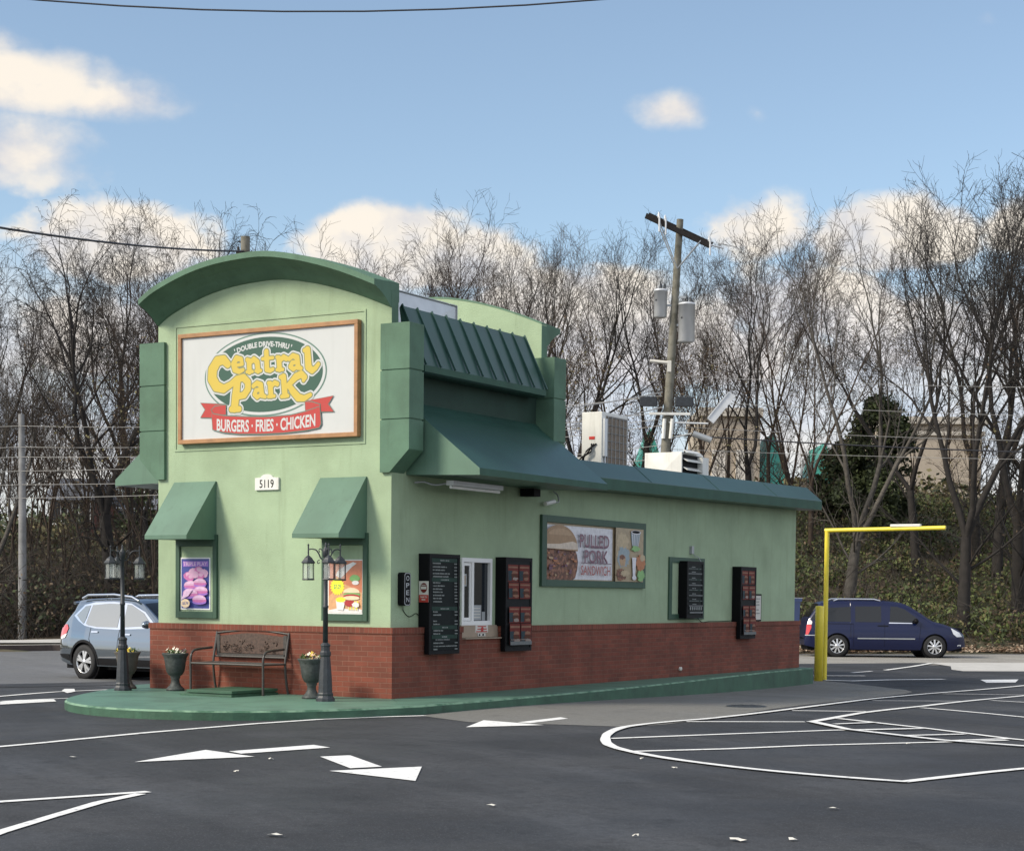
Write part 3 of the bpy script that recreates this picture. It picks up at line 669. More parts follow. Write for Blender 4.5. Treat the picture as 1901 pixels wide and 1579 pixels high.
def sdf_fill(g,strokes,grow,mi,st=.009,art=None):
    """one clean sheet covering every stroke (x,z,r) grown by 'grow' - marching squares over a distance field"""
    xs=[p[0] for s in strokes for p in s]; zs=[p[1] for s in strokes for p in s]; m=.2
    X=np.arange(min(xs)-m,max(xs)+m,st); Z=np.arange(min(zs)-m,max(zs)+m,st); gx,gz=np.meshgrid(X,Z); D=np.full(gx.shape,9.)
    for s in strokes:
        for (x0,z0,r0),(x1,z1,r1) in zip(s[:-1],s[1:]):
            dx,dz=x1-x0,z1-z0; t=np.clip(((gx-x0)*dx+(gz-z0)*dz)/(dx*dx+dz*dz+1e-9),0,1)
            D=np.minimum(D,np.hypot(gx-x0-t*dx,gz-z0-t*dz)-(r0+(r1-r0)*t))
    D=D-grow; ins=D<0; art.layer()
    for j in range(len(Z)-1):
        i=0
        while i<len(X)-1:
            c=ins[j,i],ins[j,i+1],ins[j+1,i+1],ins[j+1,i]
            if all(c):
                k=i
                while k<len(X)-1 and ins[j,k] and ins[j,k+1] and ins[j+1,k+1] and ins[j+1,k]: k+=1
                g.add([art.P(X[i],Z[j]),art.P(X[k],Z[j]),art.P(X[k],Z[j+1]),art.P(X[i],Z[j+1])],[(0,1,2,3)],mi); i=k; continue
            if any(c):
                pt=[(X[i],Z[j],D[j,i]),(X[i+1],Z[j],D[j,i+1]),(X[i+1],Z[j+1],D[j+1,i+1]),(X[i],Z[j+1],D[j+1,i])]; P=[]
                for a in range(4):
                    A,Bq=pt[a],pt[(a+1)%4]
                    if A[2]<0: P.append(art.P(A[0],A[1]))
                    if (A[2]<0)!=(Bq[2]<0):
                        t=A[2]/(A[2]-Bq[2]); P.append(art.P(A[0]+t*(Bq[0]-A[0]),A[1]+t*(Bq[1]-A[1])))
                if len(P)>2: g.add(P,[tuple(range(len(P)))],mi)
            i+=1
LOGO=[[(-2.86,4.77,0.057),(-2.938,4.839,0.066),(-3.057,4.824,0.075),(-3.146,4.705,0.083),(-3.154,4.577,0.083),(-3.076,4.462,0.079),(-2.937,4.416,0.061),(-2.804,4.473,0.048),(-2.689,4.542,0.053),(-2.566,4.563,0.053),(-2.484,4.489,0.055),(-2.483,4.393,0.055),(-2.551,4.312,0.053),(-2.655,4.296,0.048)],[(-2.675,4.535,0.057),(-2.71,4.309,0.07),(-2.732,4.129,0.066)],[(-2.792,4.115,0.044),(-2.644,4.112,0.044)],[(-2.73,4.742,0.026),(-2.585,4.755,0.026),(-2.613,4.828,0.037),(-2.698,4.846,0.044),(-2.75,4.768,0.048),(-2.728,4.686,0.046),(-2.648,4.652,0.039),(-2.574,4.673,0.029)],[(-2.498,4.813,0.033),(-2.465,4.794,0.044),(-2.454,4.641,0.044)],[(-2.503,4.64,0.026),(-2.4,4.638,0.026)],[(-2.454,4.76,0.031),(-2.376,4.814,0.042),(-2.314,4.769,0.044),(-2.297,4.645,0.044)],[(-2.34,4.644,0.026),(-2.248,4.643,0.026)],[(-2.147,4.906,0.042),(-2.135,4.657,0.044),(-2.079,4.633,0.033),(-2.028,4.651,0.029)],[(-2.217,4.809,0.026),(-2.029,4.815,0.026)],[(-1.954,4.817,0.029),(-1.922,4.8,0.044),(-1.905,4.645,0.044)],[(-1.953,4.639,0.026),(-1.847,4.637,0.026)],[(-1.901,4.761,0.031),(-1.837,4.812,0.039),(-1.784,4.788,0.039)],[(-1.731,4.781,0.035),(-1.668,4.823,0.037),(-1.594,4.793,0.044),(-1.573,4.655,0.042),(-1.52,4.636,0.029)],[(-1.589,4.731,0.026),(-1.678,4.723,0.035),(-1.71,4.671,0.037),(-1.657,4.631,0.033),(-1.583,4.664,0.026)],[(-1.464,4.885,0.031),(-1.412,4.888,0.053),(-1.39,4.649,0.057),(-1.327,4.592,0.044),(-1.265,4.625,0.037),(-1.218,4.676,0.033)],[(-2.383,4.431,0.035),(-2.318,4.469,0.037),(-2.248,4.44,0.044),(-2.225,4.292,0.042),(-2.166,4.268,0.029)],[(-2.242,4.377,0.026),(-2.334,4.365,0.035),(-2.361,4.311,0.037),(-2.312,4.266,0.033),(-2.236,4.305,0.026)],[(-2.108,4.459,0.029),(-2.076,4.444,0.044),(-2.059,4.28,0.044)],[(-2.107,4.265,0.026),(-2.0,4.268,0.026)],[(-2.054,4.41,0.031),(-1.995,4.457,0.037),(-1.947,4.438,0.037)],[(-1.889,4.531,0.031),(-1.836,4.532,0.048),(-1.808,4.276,0.05)],[(-1.867,4.254,0.029),(-1.755,4.261,0.029)],[(-1.793,4.375,0.035),(-1.693,4.454,0.044),(-1.614,4.52,0.053),(-1.52,4.553,0.053),(-1.457,4.508,0.044),(-1.477,4.467,0.031)],[(-1.74,4.414,0.039),(-1.666,4.319,0.053),(-1.571,4.227,0.057),(-1.466,4.209,0.044),(-1.356,4.254,0.031)]]
# ------------------------------------------------------------ the big logo sign
def big_sign():
    t=thing('restaurant_sign',(-2.16,-.04,3.64),'large white sign in a brown frame with a green oval and yellow lettering','sign')
    x0,x1,z0,z1=-3.795,-.52,3.64,5.255
    g=G(); g.box(x0+.05,x1-.05,-.06,0,z0+.05,z1-.05); g.build('sign_panel','sign_white',t)
    g=G(); f=.062
    g.box(x0,x1,-.095,0,z0,z0+f); g.box(x0,x1,-.095,0,z1-f,z1); g.box(x0,x0+f,-.0945,0,z0+f,z1-f); g.box(x1-f,x1,-.0945,0,z0+f,z1-f)
    g.build('sign_frame','wood_frame',t,bevel=.006)
    A=Art((0,-.0605,0),(1,0,0),(0,0,1),(0,-1,0)); cx,cz=-2.185,4.585
    mats=['logo_ring','sign_white','logo_green','logo_yellow','logo_red','logo_outline']
    A.ell(cx,cz,1.115,.598,0,n=72); A.ell(cx,cz,1.092,.577,1,n=72); A.ell(cx,cz,1.045,.535,2,n=72)
    # curved slogan
    R=1.75
    def arc(X,Y):
        a=X/R; r=R+Y; return (-2.215+r*math.sin(a), 5.02-R+r*math.cos(a))
    A.words("' DOUBLE DRIVE-THRU '",0,0,.070,1,width=1.06,bold=.04,warp=arc)
    S_=[ [(x,z,r) for x,z,r in s] for s in LOGO]
    sdf_fill(A,S_,.036,1,st=.006,art=A); sdf_fill(A,S_,.014,5,st=.006,art=A); sdf_fill(A,S_,-.001,3,st=.006,art=A)
    # ribbon
    tails=[[(-3.37,4.23),(-2.92,4.19),(-2.89,4.05),(-3.13,4.07),(-3.15,4.01),(-3.37,4.02),(-3.28,4.13)],[(-1.44,4.17),(-.95,4.22),(-1.04,4.11),(-.94,4.0),(-1.16,4.01),(-1.19,4.11),(-1.32,4.15)]]
    folds=[[(-2.89,4.18),(-2.89,4.04),(-3.14,4.05),(-3.16,4.12),(-3.09,4.17)],[(-1.44,4.16),(-1.32,4.15),(-1.18,4.11),(-1.18,4.06),(-1.43,4.01)]]
    main=[(-3.16,4.12),(-3.13,4.06),(-2.91,4.02),(-2.5,3.99),(-2.09,3.97),(-1.69,3.98),(-1.43,4.02),(-1.18,4.08),(-1.16,3.84),(-1.19,3.79),(-1.43,3.76),(-1.82,3.74),(-2.22,3.74),(-2.63,3.755),(-2.94,3.79),(-3.13,3.835)]
    def grown(P,e):
        c=[sum(p[i] for p in P)/len(P) for i in (0,1)]; out=[]
        n=len(P)
        for i in range(n):
            a=Vector(P[i-1]);b=Vector(P[i]);c_=Vector(P[(i+1)%n]); d1=(b-a).normalized(); d2=(c_-b).normalized(); nn=Vector((d1.y+d2.y,-(d1.x+d2.x))); 
            if nn.length<1e-6: nn=Vector((d1.y,-d1.x))
            nn.normalize(); out.append((b.x+nn.x*e,b.y+nn.y*e))
        ar=sum(P[i][0]*P[(i+1)%n][1]-P[(i+1)%n][0]*P[i][1] for i in range(n))
        return out if ar>0 else [(2*P[i][0]-out[i][0],2*P[i][1]-out[i][1]) for i in range(n)]
    for P in tails+folds+[main]: A.pg(grown(P,.014),0); A.pg(P,4)
    def rib(X,Y):
        u=X/1.0; return (-2.155+X, 3.857+Y+ .055*u*u)
    A.words('BURGERS · FRIES · CHICKEN',0,0,.165,1,width=1.80,bold=.028,warp=rib)
    A.build('sign_artwork',mats,t,uv=False)
big_sign()
# thin raised stucco border round it
g=G(); a,b,c,d=-3.93,-.44,3.54,5.40; e=.03
g.box(a,b,-.012,0,c,c+e); g.box(a,b,-.012,0,d-e,d); g.box(a,a+e,-.012,0,c+e,d-e); g.box(b-e,b,-.012,0,c+e,d-e); g.build('stucco_border','stucco',B)
# house number
def number():
    t=thing('house_number_plaque',(-2.17,-.0,2.93),'small white house number plaque reading 5119 between the two awnings','house number')
    P=[(-2.38,2.935),(-1.95,2.935),(-1.95,3.11),(-2.05,3.115)]+[(-2.165+.115*math.cos(a),3.10+.062*math.sin(a)) for a in [D2R(k) for k in range(20,161,20)]]+[(-2.28,3.115),(-2.38,3.11)]
    g=G(); g.extr([(x,-.001,z) for x,z in P],(0,-.03,0)); g.build('plaque','white_metal',t,bevel=.004)
    A=Art((0,-.0315,0),(1,0,0),(0,0,1),(0,-1,0)); A.words('5119',-2.165,3.025,.115,0,width=.26,bold=.01); A.build('numerals','black',t,uv=False)
number()
# ------------------------------------------------------------ posters in the front windows
for k,c in dict(p_blue=(.06,.075,.30),p_pink=(.64,.38,.55),p_pale=(.72,.50,.70),p_lilac=(.32,.16,.55),p_magenta=(.52,.16,.38),p_orange=(.60,.21,.11),p_amber=(.66,.36,.18),p_cream=(.80,.62,.42),p_yellow=(.88,.80,.05),p_white=(.78,.74,.72),p_green=(.20,.42,.14),p_redd=(.42,.04,.04)).items(): mm(k,c,.3,var=.12,vs=18)
def poster_left():
    t=thing('window_poster',(-3.515,-.014,1.19),'purple and blue food poster with pink burgers in the left front window','poster')
    g=G(); g.box(-3.80,-3.225,-.022,-.013,1.19,1.965); g.build('poster_border','white',t)
    A=Art((-3.80,-.0225,1.19),(1,0,0),(0,0,1),(0,-1,0)); w,h=.575,.775
    m=['p_blue','p_pink','p_pale','p_lilac','p_magenta','p_white','p_cream']
    A.rect(.02,.02,w-.02,h-.02,0); A.rect(.05,.64,w-.04,.72,3); A.words('TRIPLE PLAY',w/2,.68,.055,2,width=.46,bold=.015)
    for (x,y,r) in [(.15,.50,.085),(.25,.56,.08),(.36,.58,.085),(.46,.54,.085),(.20,.47,.07),(.40,.50,.07),(.30,.52,.07)]: A.ell(x,y,r,r*.75,4 if random.random()<.5 else 1,jit=.08); A.ell(x+.01,y+.02,r*.6,r*.4,1,jit=.1)
    for (x,y,r) in [(.22,.36,.13),(.40,.40,.12),(.42,.28,.13),(.22,.24,.14),(.40,.15,.13)]:
        A.ell(x,y-.035,r,r*.28,3,jit=.05); A.ell(x,y-.012,r*1.05,r*.22,4,jit=.08); A.ell(x,y,r,r*.55,1,0,180); A.ell(x,y+.02,r*.7,r*.3,2,10,170)
    for k in range(7): A.pg([(.05+.02*k,.16+.008*k),(.07+.02*k,.15+.008*k),(.16+.02*k,.30),(.145+.02*k,.305)],2)
    A.ell(.14,.095,.085,.065,6); A.words('$5.79',.14,.095,.035,0,width=.11,bold=.02)
    A.build('poster_artwork',m,t,uv=False)
def poster_right():
    t=thing('window_poster',(-.75,-.014,1.17),'orange food poster with a yellow starburst in the right front window behind the lamp post','poster')
    g=G(); g.box(-1.065,-.455,-.022,-.013,1.165,1.93); g.build('poster_border','white',t)
    A=Art((-1.065,-.0225,1.165),(1,0,0),(0,0,1),(0,-1,0)); w,h=.61,.765
    m=['p_orange','p_amber','p_cream','p_yellow','p_white','p_green','p_redd']
    A.rect(.015,.02,w-.015,h-.015,0); A.pg([(.015,.02),(w-.015,.02),(w-.015,.30),(.3,.42),(.015,.25)],1)
    A.pg([(.22,.50),(.30,.56),(.42,.66),(.50,.71),(.44,.73),(.30,.68),(.17,.60),(.14,.54)],4)
    A.pg([(.02,.02),(w-.015,.02),(w-.015,.06),(.48,.09),(.34,.07),(.2,.085),(.02,.05)],4)
    A.star(.17,.385,.13,3,18,.78); A.words('$7.29',.17,.385,.06,5,width=.12,bold=.02)
    A.ell(.47,.50,.085,.05,5,jit=.1); A.ell(.485,.44,.06,.03,4); A.ell(.42,.30,.14,.07,2,0,180); A.ell(.42,.275,.15,.025,5,jit=.12); A.ell(.42,.25,.14,.03,6,jit=.05); A.ell(.42,.225,.14,.03,2)
    A.pg([(.17,.06),(.28,.05),(.32,.20),(.26,.23),(.15,.20)],4); A.ell(.235,.20,.085,.035,3,jit=.1)
    for k in range(6): A.pg([(.36+.03*k,.06),(.375+.03*k,.055),(.42+.025*k,.18),(.405+.025*k,.185)],3 if k%2 else 2)
    A.ell(.40,.15,.10,.045,6,jit=.15); A.ell(.50,.13,.06,.035,4,jit=.12)
    A.build('poster_artwork',m,t,uv=False)
poster_left(); poster_right()
# ------------------------------------------------------------ menu boards on the shaded wall
for k,c in dict(m_green=(.020,.045,.035),m_text=(.26,.28,.27),m_red=(.15,.028,.022),m_cup=(.03,.05,.06),m_tan=(.25,.13,.085),m_pale=(.30,.24,.21),m_grey=(.16,.17,.17),m_dark=(.008,.010,.011),m_brown=(.09,.035,.02),m_face=(.006,.010,.010)).items(): mm(k,c,.55,var=.15,vs=12,spec=.15)
def cabinet(label,y0,y1,z0,z1,x1,group,kneez=None):
    t=thing('menu_board',(0,(y0+y1)/2,z0),label,'menu board',group)
    g=G()
    if kneez: g.box(.0,x1,y0,y1,kneez,z1); g.box(.106,x1,y0,y1,z0,kneez-.0)
    else: g.box(.0,x1,y0,y1,z0,z1)
    g.build('cabinet','black',t,bevel=.006); 
    g=G(); e=.05
    g.box(x1-.002,x1+.012,y0,y0+e,z0,z1); g.box(x1-.002,x1+.012,y1-e,y1,z0,z1); g.box(x1-.002,x1+.012,y0+e,y1-e,z0,z0+e); g.box(x1-.002,x1+.012,y0+e,y1-e,z1-e,z1)
    g.build('bezel','trim_black',t)
    return t,Art((x1+.001,y0,z0),(0,1,0),(0,0,1),(1,0,0))
def text_rows(A,x0,x1,rows,mi,hh=.020,price=True):
    for (y,wf) in rows:
        x=x0; A.layer()
        while x<x0+(x1-x0)*wf:
            c=random.uniform(.010,.022); A.poly([A.P(x,y),A.P(x+c,y),A.P(x+c,y+hh*random.uniform(.7,1)),A.P(x,y+hh*random.uniform(.7,1))],mi); x+=c+random.choice((.004,.004,.004,.014))
        if price:
            x=x1-.085
            for k in range(4): c=.014; A.poly([A.P(x,y),A.P(x+c,y),A.P(x+c,y+hh*.8),A.P(x,y+hh*.8)],mi); x+=c+.005
MG='menu boards mounted on the shaded wall'
def menu1():
    t,A=cabinet('tall black menu board with white text rows, left of the serving window',.69,1.49,.60,2.03,.18,MG,.985)
    m=['m_face','m_green','m_text','m_dark','m_grey']; A.rect(.06,.06,.74,1.37,0)
    Z=lambda py:(1400-py)/7.04/131+0.02
    hd=[(200,.35),(447,.3),(817,.32),(1057,.2),(1177,.22)]
    for py,wf in hd:
        z=(1400-py)/1280*1.43; A.rect(.065,z-.028,.735,z+.028,1)
        text_rows(A,.40-wf/3,.40+wf/3,[(z-.011,1)],2,price=False)
    rows=[(240,.3),(285,.55),(325,.48),(370,.68),(408,.6),(487,.28),(527,.46),(567,.36),(605,.37),(647,.42),(687,.32),(727,.33),(857,.18),(897,.30),(975,.14),(1015,.26),(1097,.38),(1137,.26),(1255,.4),(1335,.17)]
    text_rows(A,.07,.72,[((1400-py)/1280*1.43-.01,wf) for py,wf in rows],2,.021)
    text_rows(A,.12,.5,[((1400-1215)/1280*1.43-.01,1)],4,.026,False); text_rows(A,.07,.72,[((1400-1295)/1280*1.43-.01,.95)],2,.018,False)
    A.build('menu_panel',m,t,uv=False)
    g=G(); t2=thing('card_notice',(.09,.686,1.34),'small white and red notice with a round mark on the first menu board','sign')
    A=Art((.012,.687,1.34),(1,0,0),(0,0,1),(0,-1,0)); A.rect(0,0,.165,.30,0); A.rect(.002,.0,.163,.105,1); A.ell(.083,.205,.058,.070,2); A.rect(.035,.185,.13,.225,0)
    A.words('THANK YOU',.083,.075,.026,0,width=.12,bold=.02); A.rect(.05,.03,.115,.045,0); A.rect(.045,.24,.12,.248,0)
    A.build('notice_card',['offwhite','logo_red','m_red'],t2,uv=False)
def picture_tile(A,x,y,w,h,mi=(2,3,4,5)):
    A.rect(x,y,x+w,y+h,mi[0]); A.rect(x+.01,y+h*.80,x+w-.02,y+h*.9,4)
    A.pg([(x+w*.02,y+h*.06),(x+w*.36,y+h*.06),(x+w*.40,y+h*.64),(x,y+h*.64)],3)
    A.ell(x+w*.62,y+h*.48,w*.28,h*.16,4,0,180,12,.15); A.ell(x+w*.62,y+h*.36,w*.32,h*.10,6,n=12,jit=.2); A.ell(x+w*.66,y+h*.18,w*.26,h*.10,5 if random.random()<.5 else 4,n=10,jit=.25)
def menu_pics(label,y0,y1,z0,z1,x1,kneez,rows):
    t,A=cabinet(label,y0,y1,z0,z1,x1,MG,kneez); m=['m_dark','m_green','m_red','m_cup','m_tan','m_pale','m_brown','m_grey']
    w=y1-y0; A.rect(.05,.05,w-.05,z1-z0-.05,0)
    for i,(za,zb) in enumerate(rows):
        for k in range(2):
            x=.07+k*(w-.14)/2; picture_tile(A,x,za-z0,(w-.14)/2-.012,zb-za)
    if x1: A.rect(.07,rows[-1][0]-z0-.005,w-.08,rows[-1][0]-z0+.05,7); text_rows(A,.09,w-.12,[(rows[-1][0]-z0+.07,.9)],5,.018,False)
    A.build('menu_panel',m,t,uv=False); return t
menu1()
menu_pics('tall black menu board with red meal pictures, right of the serving window',2.79,3.58,.60,2.03,.18,.985,[(1.66,1.92),(1.40,1.65),(1.03,1.28),(.70,1.02)])
menu_pics('tall black menu board with red meal pictures, farthest board along the wall',11.67,12.42,.655,2.06,.18,.985,[(1.72,1.98),(1.42,1.69),(1.08,1.30),(.74,1.06)])
def menu3():
    y0,y1,z0,z1=9.22,9.93,1.07,2.115
    t,A=cabinet('shorter black menu board with grey text rows hanging in front of the green framed window',y0,y1,z0,z1,.18,MG)
    m=['m_face','m_grey','m_text','m_dark','m_green']; A.rect(.05,.05,.66,1.0,0)
    for i,z in enumerate([.93,.84,.73,.63,.54,.44,.34,.25]):
        A.rect(.06,z-.035,.65,z-.012,1 if i%2 else 4); text_rows(A,.2,.5,[(z,.5)],2,.018,False)
        text_rows(A,.07,.63,[(z-.03,random.uniform(.4,.75))],1,.016)
    for k in range(6): A.rect(.09+.09*k,.15,.14+.09*k,.21,2)
    A.rect(.07,.09,.64,.12,1); A.build('menu_panel',m,t,uv=False)
menu3()
def open_sign():
    t=thing('open_sign',(0,.23,1.29),'narrow black vertical OPEN sign with rounded ends beside the building corner','sign')
    g=G(); y0,y1,z0,z1=.17,.335,1.29,1.755; P=[]
    for cy,cz,a0 in ((y1-.04,z1-.04,0),(y0+.04,z1-.04,90),(y0+.04,z0+.04,180),(y1-.04,z0+.04,270)):
        for k in range(5): a=D2R(a0+k*22.5); P.append((0.0,cy+.04*math.cos(a),cz+.04*math.sin(a)))
    g.extr(P,(.11,0,0)); g.build('sign_case','black',t)
    A=Art((.1105,y0,z0),(0,1,0),(0,0,1),(1,0,0)); cx=.0825
    Q=[(p[1]-y0,p[2]-z0) for p in P]; sc=lambda s:[(cx+(x-cx)*s,.2325+(z-.2325)*(1-(1-s)*.35)) for x,z in Q]
    A.pg(sc(.90),1); A.pg(sc(.80),0)
    for ch,z in (('O',.385),('P',.285),('E',.185),('N',.085)): A.words(ch,cx,z,.068,1,width=.072,bold=-.005)
    A.build('sign_lettering',['black','pale_metal'],t,uv=False)
    g=G(); g.tube(smooth([(.03,.26,1.29),(.01,.30,1.22),(.01,.42,1.14),(.01,.52,1.15),(.01,.62,1.18),(.02,.70,1.13),(.05,.72,1.05)],4),.005,5); g.build('cord','black',t,uv=False)
open_sign()
# notices under the serving window
def sill_notices():
    A=Art((.0365,2.17,.835),(0,1,0),(0,0,1),(1,0,0)); A.rect(0,.055,.36,.165,0); A.rect(.02,.062,.34,.078,1); A.rect(.06,.14,.3,.155,1); A.rect(.05,.10,.32,.115,1); A.ell(.19,.105,.04,.035,1)
    A.rect(.06,.0,.28,.045,0)
    for x in (.11,.21): A.ell(x,.022,.028,.014,2); 
    o=A.build('sill_notice',['offwhite','logo_red','black'],None,uv=False); tag(reorigin(o,(.0365,2.35,.84)),'small white and red notice on the tan panel below the serving window','sign')
sill_notices()
# pulled pork banner
for k,c in dict(b_paper=(.66,.66,.69),b_bun=(.33,.20,.10),b_bun2=(.42,.27,.15),b_bunlow=(.60,.50,.40),b_maroon=(.13,.045,.085),b_salmon=(.30,.16,.19),b_kraft=(.36,.28,.17),b_kraft2=(.46,.36,.22),b_red=(.36,.10,.09),b_steel=(.26,.33,.36),b_ora=(.42,.15,.05)).items(): mm(k,c,.4,var=.15,vs=14)
mm('b_meat',(.10,.035,.018),.5,col2=(.30,.13,.07),vs=16,c2lo=.45,c2hi=.6)
def banner():
    t=thing('food_banner',(0,6.0,1.58),'wide framed banner with a bun sandwich reading PULLED PORK SANDWICH on the shaded wall','banner')
    y0,y1,z0,z1=4.13,7.80,1.60,2.735; e=.155
    g=G(); g.box(.0,.05,y0,y0+e,z0,z1); g.box(.0,.05,y1-e*.8,y1,z0,z1); g.box(0,.05,y0+e,y1-e*.8,z0,z0+.11); g.box(0,.05,y0+e,y1-e*.8,z1-.11,z1); g.build('banner_frame','frame_green',t,bevel=.004)
    g=G(); g.box(.0,.012,y0+e,y1-e*.8,z0+.11,z1-.11); g.build('banner_back','b_kraft',t)
    A=Art((.013,y0+e,z0+.11),(0,1,0),(0,0,1),(1,0,0)); w=y1-y0-1.8*e; h=z1-z0-.22
    m=['b_paper','b_bun','b_bun2','b_bunlow','b_maroon','b_salmon','b_kraft','b_kraft2','b_steel','b_ora','b_meat','p_green','black','b_red']
    A.rect(0,0,w,h,6); A.rect(0,.015,w*.68,h-.035,0)
    A.pg([(0,.02),(.05,.0),(.9,.0),(1.0,.04),(1.06,.16),(1.09,.30),(1.05,.42),(.98,.50),(.6,.53),(.2,.50),(0,.52)],10)
    for k in range(26): x=random.uniform(.05,.98); z=random.uniform(.06,.46); A.ell(x,z,random.uniform(.03,.09),random.uniform(.012,.03),random.choice((10,2,9,4)),n=8,jit=.3)
    A.pg([(0,.50)]+[(.40+.62*math.cos(a),.50+.385*math.sin(a)) for a in [D2R(k) for k in range(-4,139,7)]]+[(0,.72)],1)
    A.pg([(0,.50),(.98,.50),(1.02,.52),(1.0,.60),(.85,.63),(.4,.58),(0,.57)],3); A.ell(.42,.70,.40,.13,2,10,170,18)
    A.words('PULLED',1.60,.655,.21,4,width=1.04,bold=.02); A.words('PULLED',1.597,.66,.185,5,width=1.02,bold=-.02)
    A.words('PORK',1.66,.40,.21,4,width=.84,bold=.02); A.words('PORK',1.657,.405,.185,5,width=.82,bold=-.02)
    A.rect(1.12,.285,2.20,.297,4); A.words('SANDWICH',1.64,.17,.155,13,width=1.04,bold=.012)
    # picture strip on the right
    x0=w*.69; A.rect(x0,.0,w,h,6); A.ell(x0+.26,h-.24,.22,.15,7,jit=.15); A.ell(x0+.20,h-.45,.18,.07,7,jit=.2)
    A.ell(x0+.28,.42,.24,.17,8,jit=.2); A.ell(x0+.26,.36,.12,.10,2,jit=.2); A.ell(x0+.24,.42,.10,.04,10,jit=.2); A.ell(x0+.2,.12,.2,.09,10,jit=.25); A.ell(x0+.35,.14,.16,.05,7,jit=.25)
    A.pg([(x0+.60,h-.30),(x0+.84,h-.30),(x0+.92,h-.06),(x0+.54,h-.06)],8); 
    for k in range(5): A.pg([(x0+.62+.05*k,h-.29),(x0+.635+.05*k,h-.29),(x0+.62+.065*k,h-.09),(x0+.59+.07*k,h-.09)],0)
    A.ell(x0+.73,h-.06,.19,.035,0); A.ell(x0+.73,h-.055,.15,.024,12)
    A.ell(x0+.72,h-.34,.16,.05,11,jit=.2); A.ell(x0+.92,.33,.18,.14,9,jit=.15); A.ell(x0+.98,.42,.10,.06,7,jit=.2)
    A.pg([(x0+.62,.08),(x0+.70,.05),(x0+.74,.42),(x0+.58,.42)],0); A.ell(x0+.67,.07,.08,.04,0)
    A.ell(x0+.92,.12,.15,.08,11,jit=.25); A.ell(x0+.9,.04,.1,.03,11,jit=.2)
    A.build('banner_artwork',m,t,uv=False)
banner()
def small_frame():
    t=thing('notice_frame',(0,12.95,.99),'small black framed white notice beside the farthest menu board','sign')
    g=G(); y0,y1,z0,z1=12.75,13.07,.99,1.535; g.box(0,.035,y0,y1,z0,z1); g.build('notice_frame_box','black',t)
    A=Art((.0355,y0,z0),(0,1,0),(0,0,1),(1,0,0)); A.rect(.03,.03,.29,.51,0); text_rows(A,.05,.27,[(.44,.8),(.38,.6),(.32,.7),(.22,.5),(.15,.7)],1,.02,False); A.build('notice_sheet',['offwhite','m_grey'],t,uv=False)
small_frame()
g=G(); g.box(0,.05,9.70,9.80,2.26,2.40); g.tube(smooth([(.04,9.76,2.27),(.05,9.85,2.22),(.05,9.98,2.20),(.10,10.0,2.12)],4),.007,5); o=g.build('junction_box','grey_metal',uv=False); tag(reorigin(o,(0,9.75,2.26)),'small grey electrical box with a wire above the shorter menu board','electrical box')
g=G(); g.tube(smooth([(.05,10.0,1.07),(.02,10.25,.99),(.012,10.6,1.0),(.012,11.2,1.0),(.012,11.66,1.01)],4),.006,5); o=g.build('wall_cable','black',uv=False); tag(reorigin(o,(0,10.8,1.0)),'thin black cable running along the wall between the two far menu boards','cable')
g=G(); g.lathe([(.0,-.02),(.035,-.02),(.04,.0),(.035,.03),(.0,.03)],(.10,9.16,.145),12,axis='x'); o=g.build('wall_pipe','offwhite',uv=False); tag(reorigin(o,(.09,9.16,.145)),'small pale round pipe stub low on the brick base','pipe')
# fluorescent fixture, cable and camera under the canopy
def under():
    t=thing('light_fixture',(.45,1.4,3.0),'white fluorescent tube fixture hanging under the large green canopy','light')
    g=G(); g.box(.40,.52,.78,2.14,2.99,3.055); g.build('fixture_body','pale_metal',t)
    g=G(); g.tube([(.46,.80,2.965),(.46,2.12,2.965)],.022,8); g.build('lamp_tube','white',t,uv=False)
    g=G(); g.tube(smooth([(.40,.80,3.02),(.28,.66,2.99),(.15,.60,3.03),(.05,.50,3.02)],4),.014,6); g.build('conduit','grey_metal',t,uv=False)
    t=thing('security_camera',(.02,4.3,2.95),'small white security camera on a curved bracket under the canopy end','camera')
    g=G(); g.tube(smooth([(.03,4.50,3.12),(.10,4.52,3.05),(.14,4.48,2.95),(.12,4.35,2.93)],4),.012,6); g.build('bracket','grey_metal',t,uv=False)
    g=G(); g.tube([(.12,4.38,2.95),(.10,4.12,2.90)],.035,10); g.build('camera_body','white_metal',t,uv=False)
    g=G(); g.box(.05,.30,3.42,3.62,2.98,3.10); o=g.build('speaker_box','black'); tag(reorigin(o,(.17,3.5,3.09)),'small black box fixed beneath the far end of the large canopy','speaker')
under()
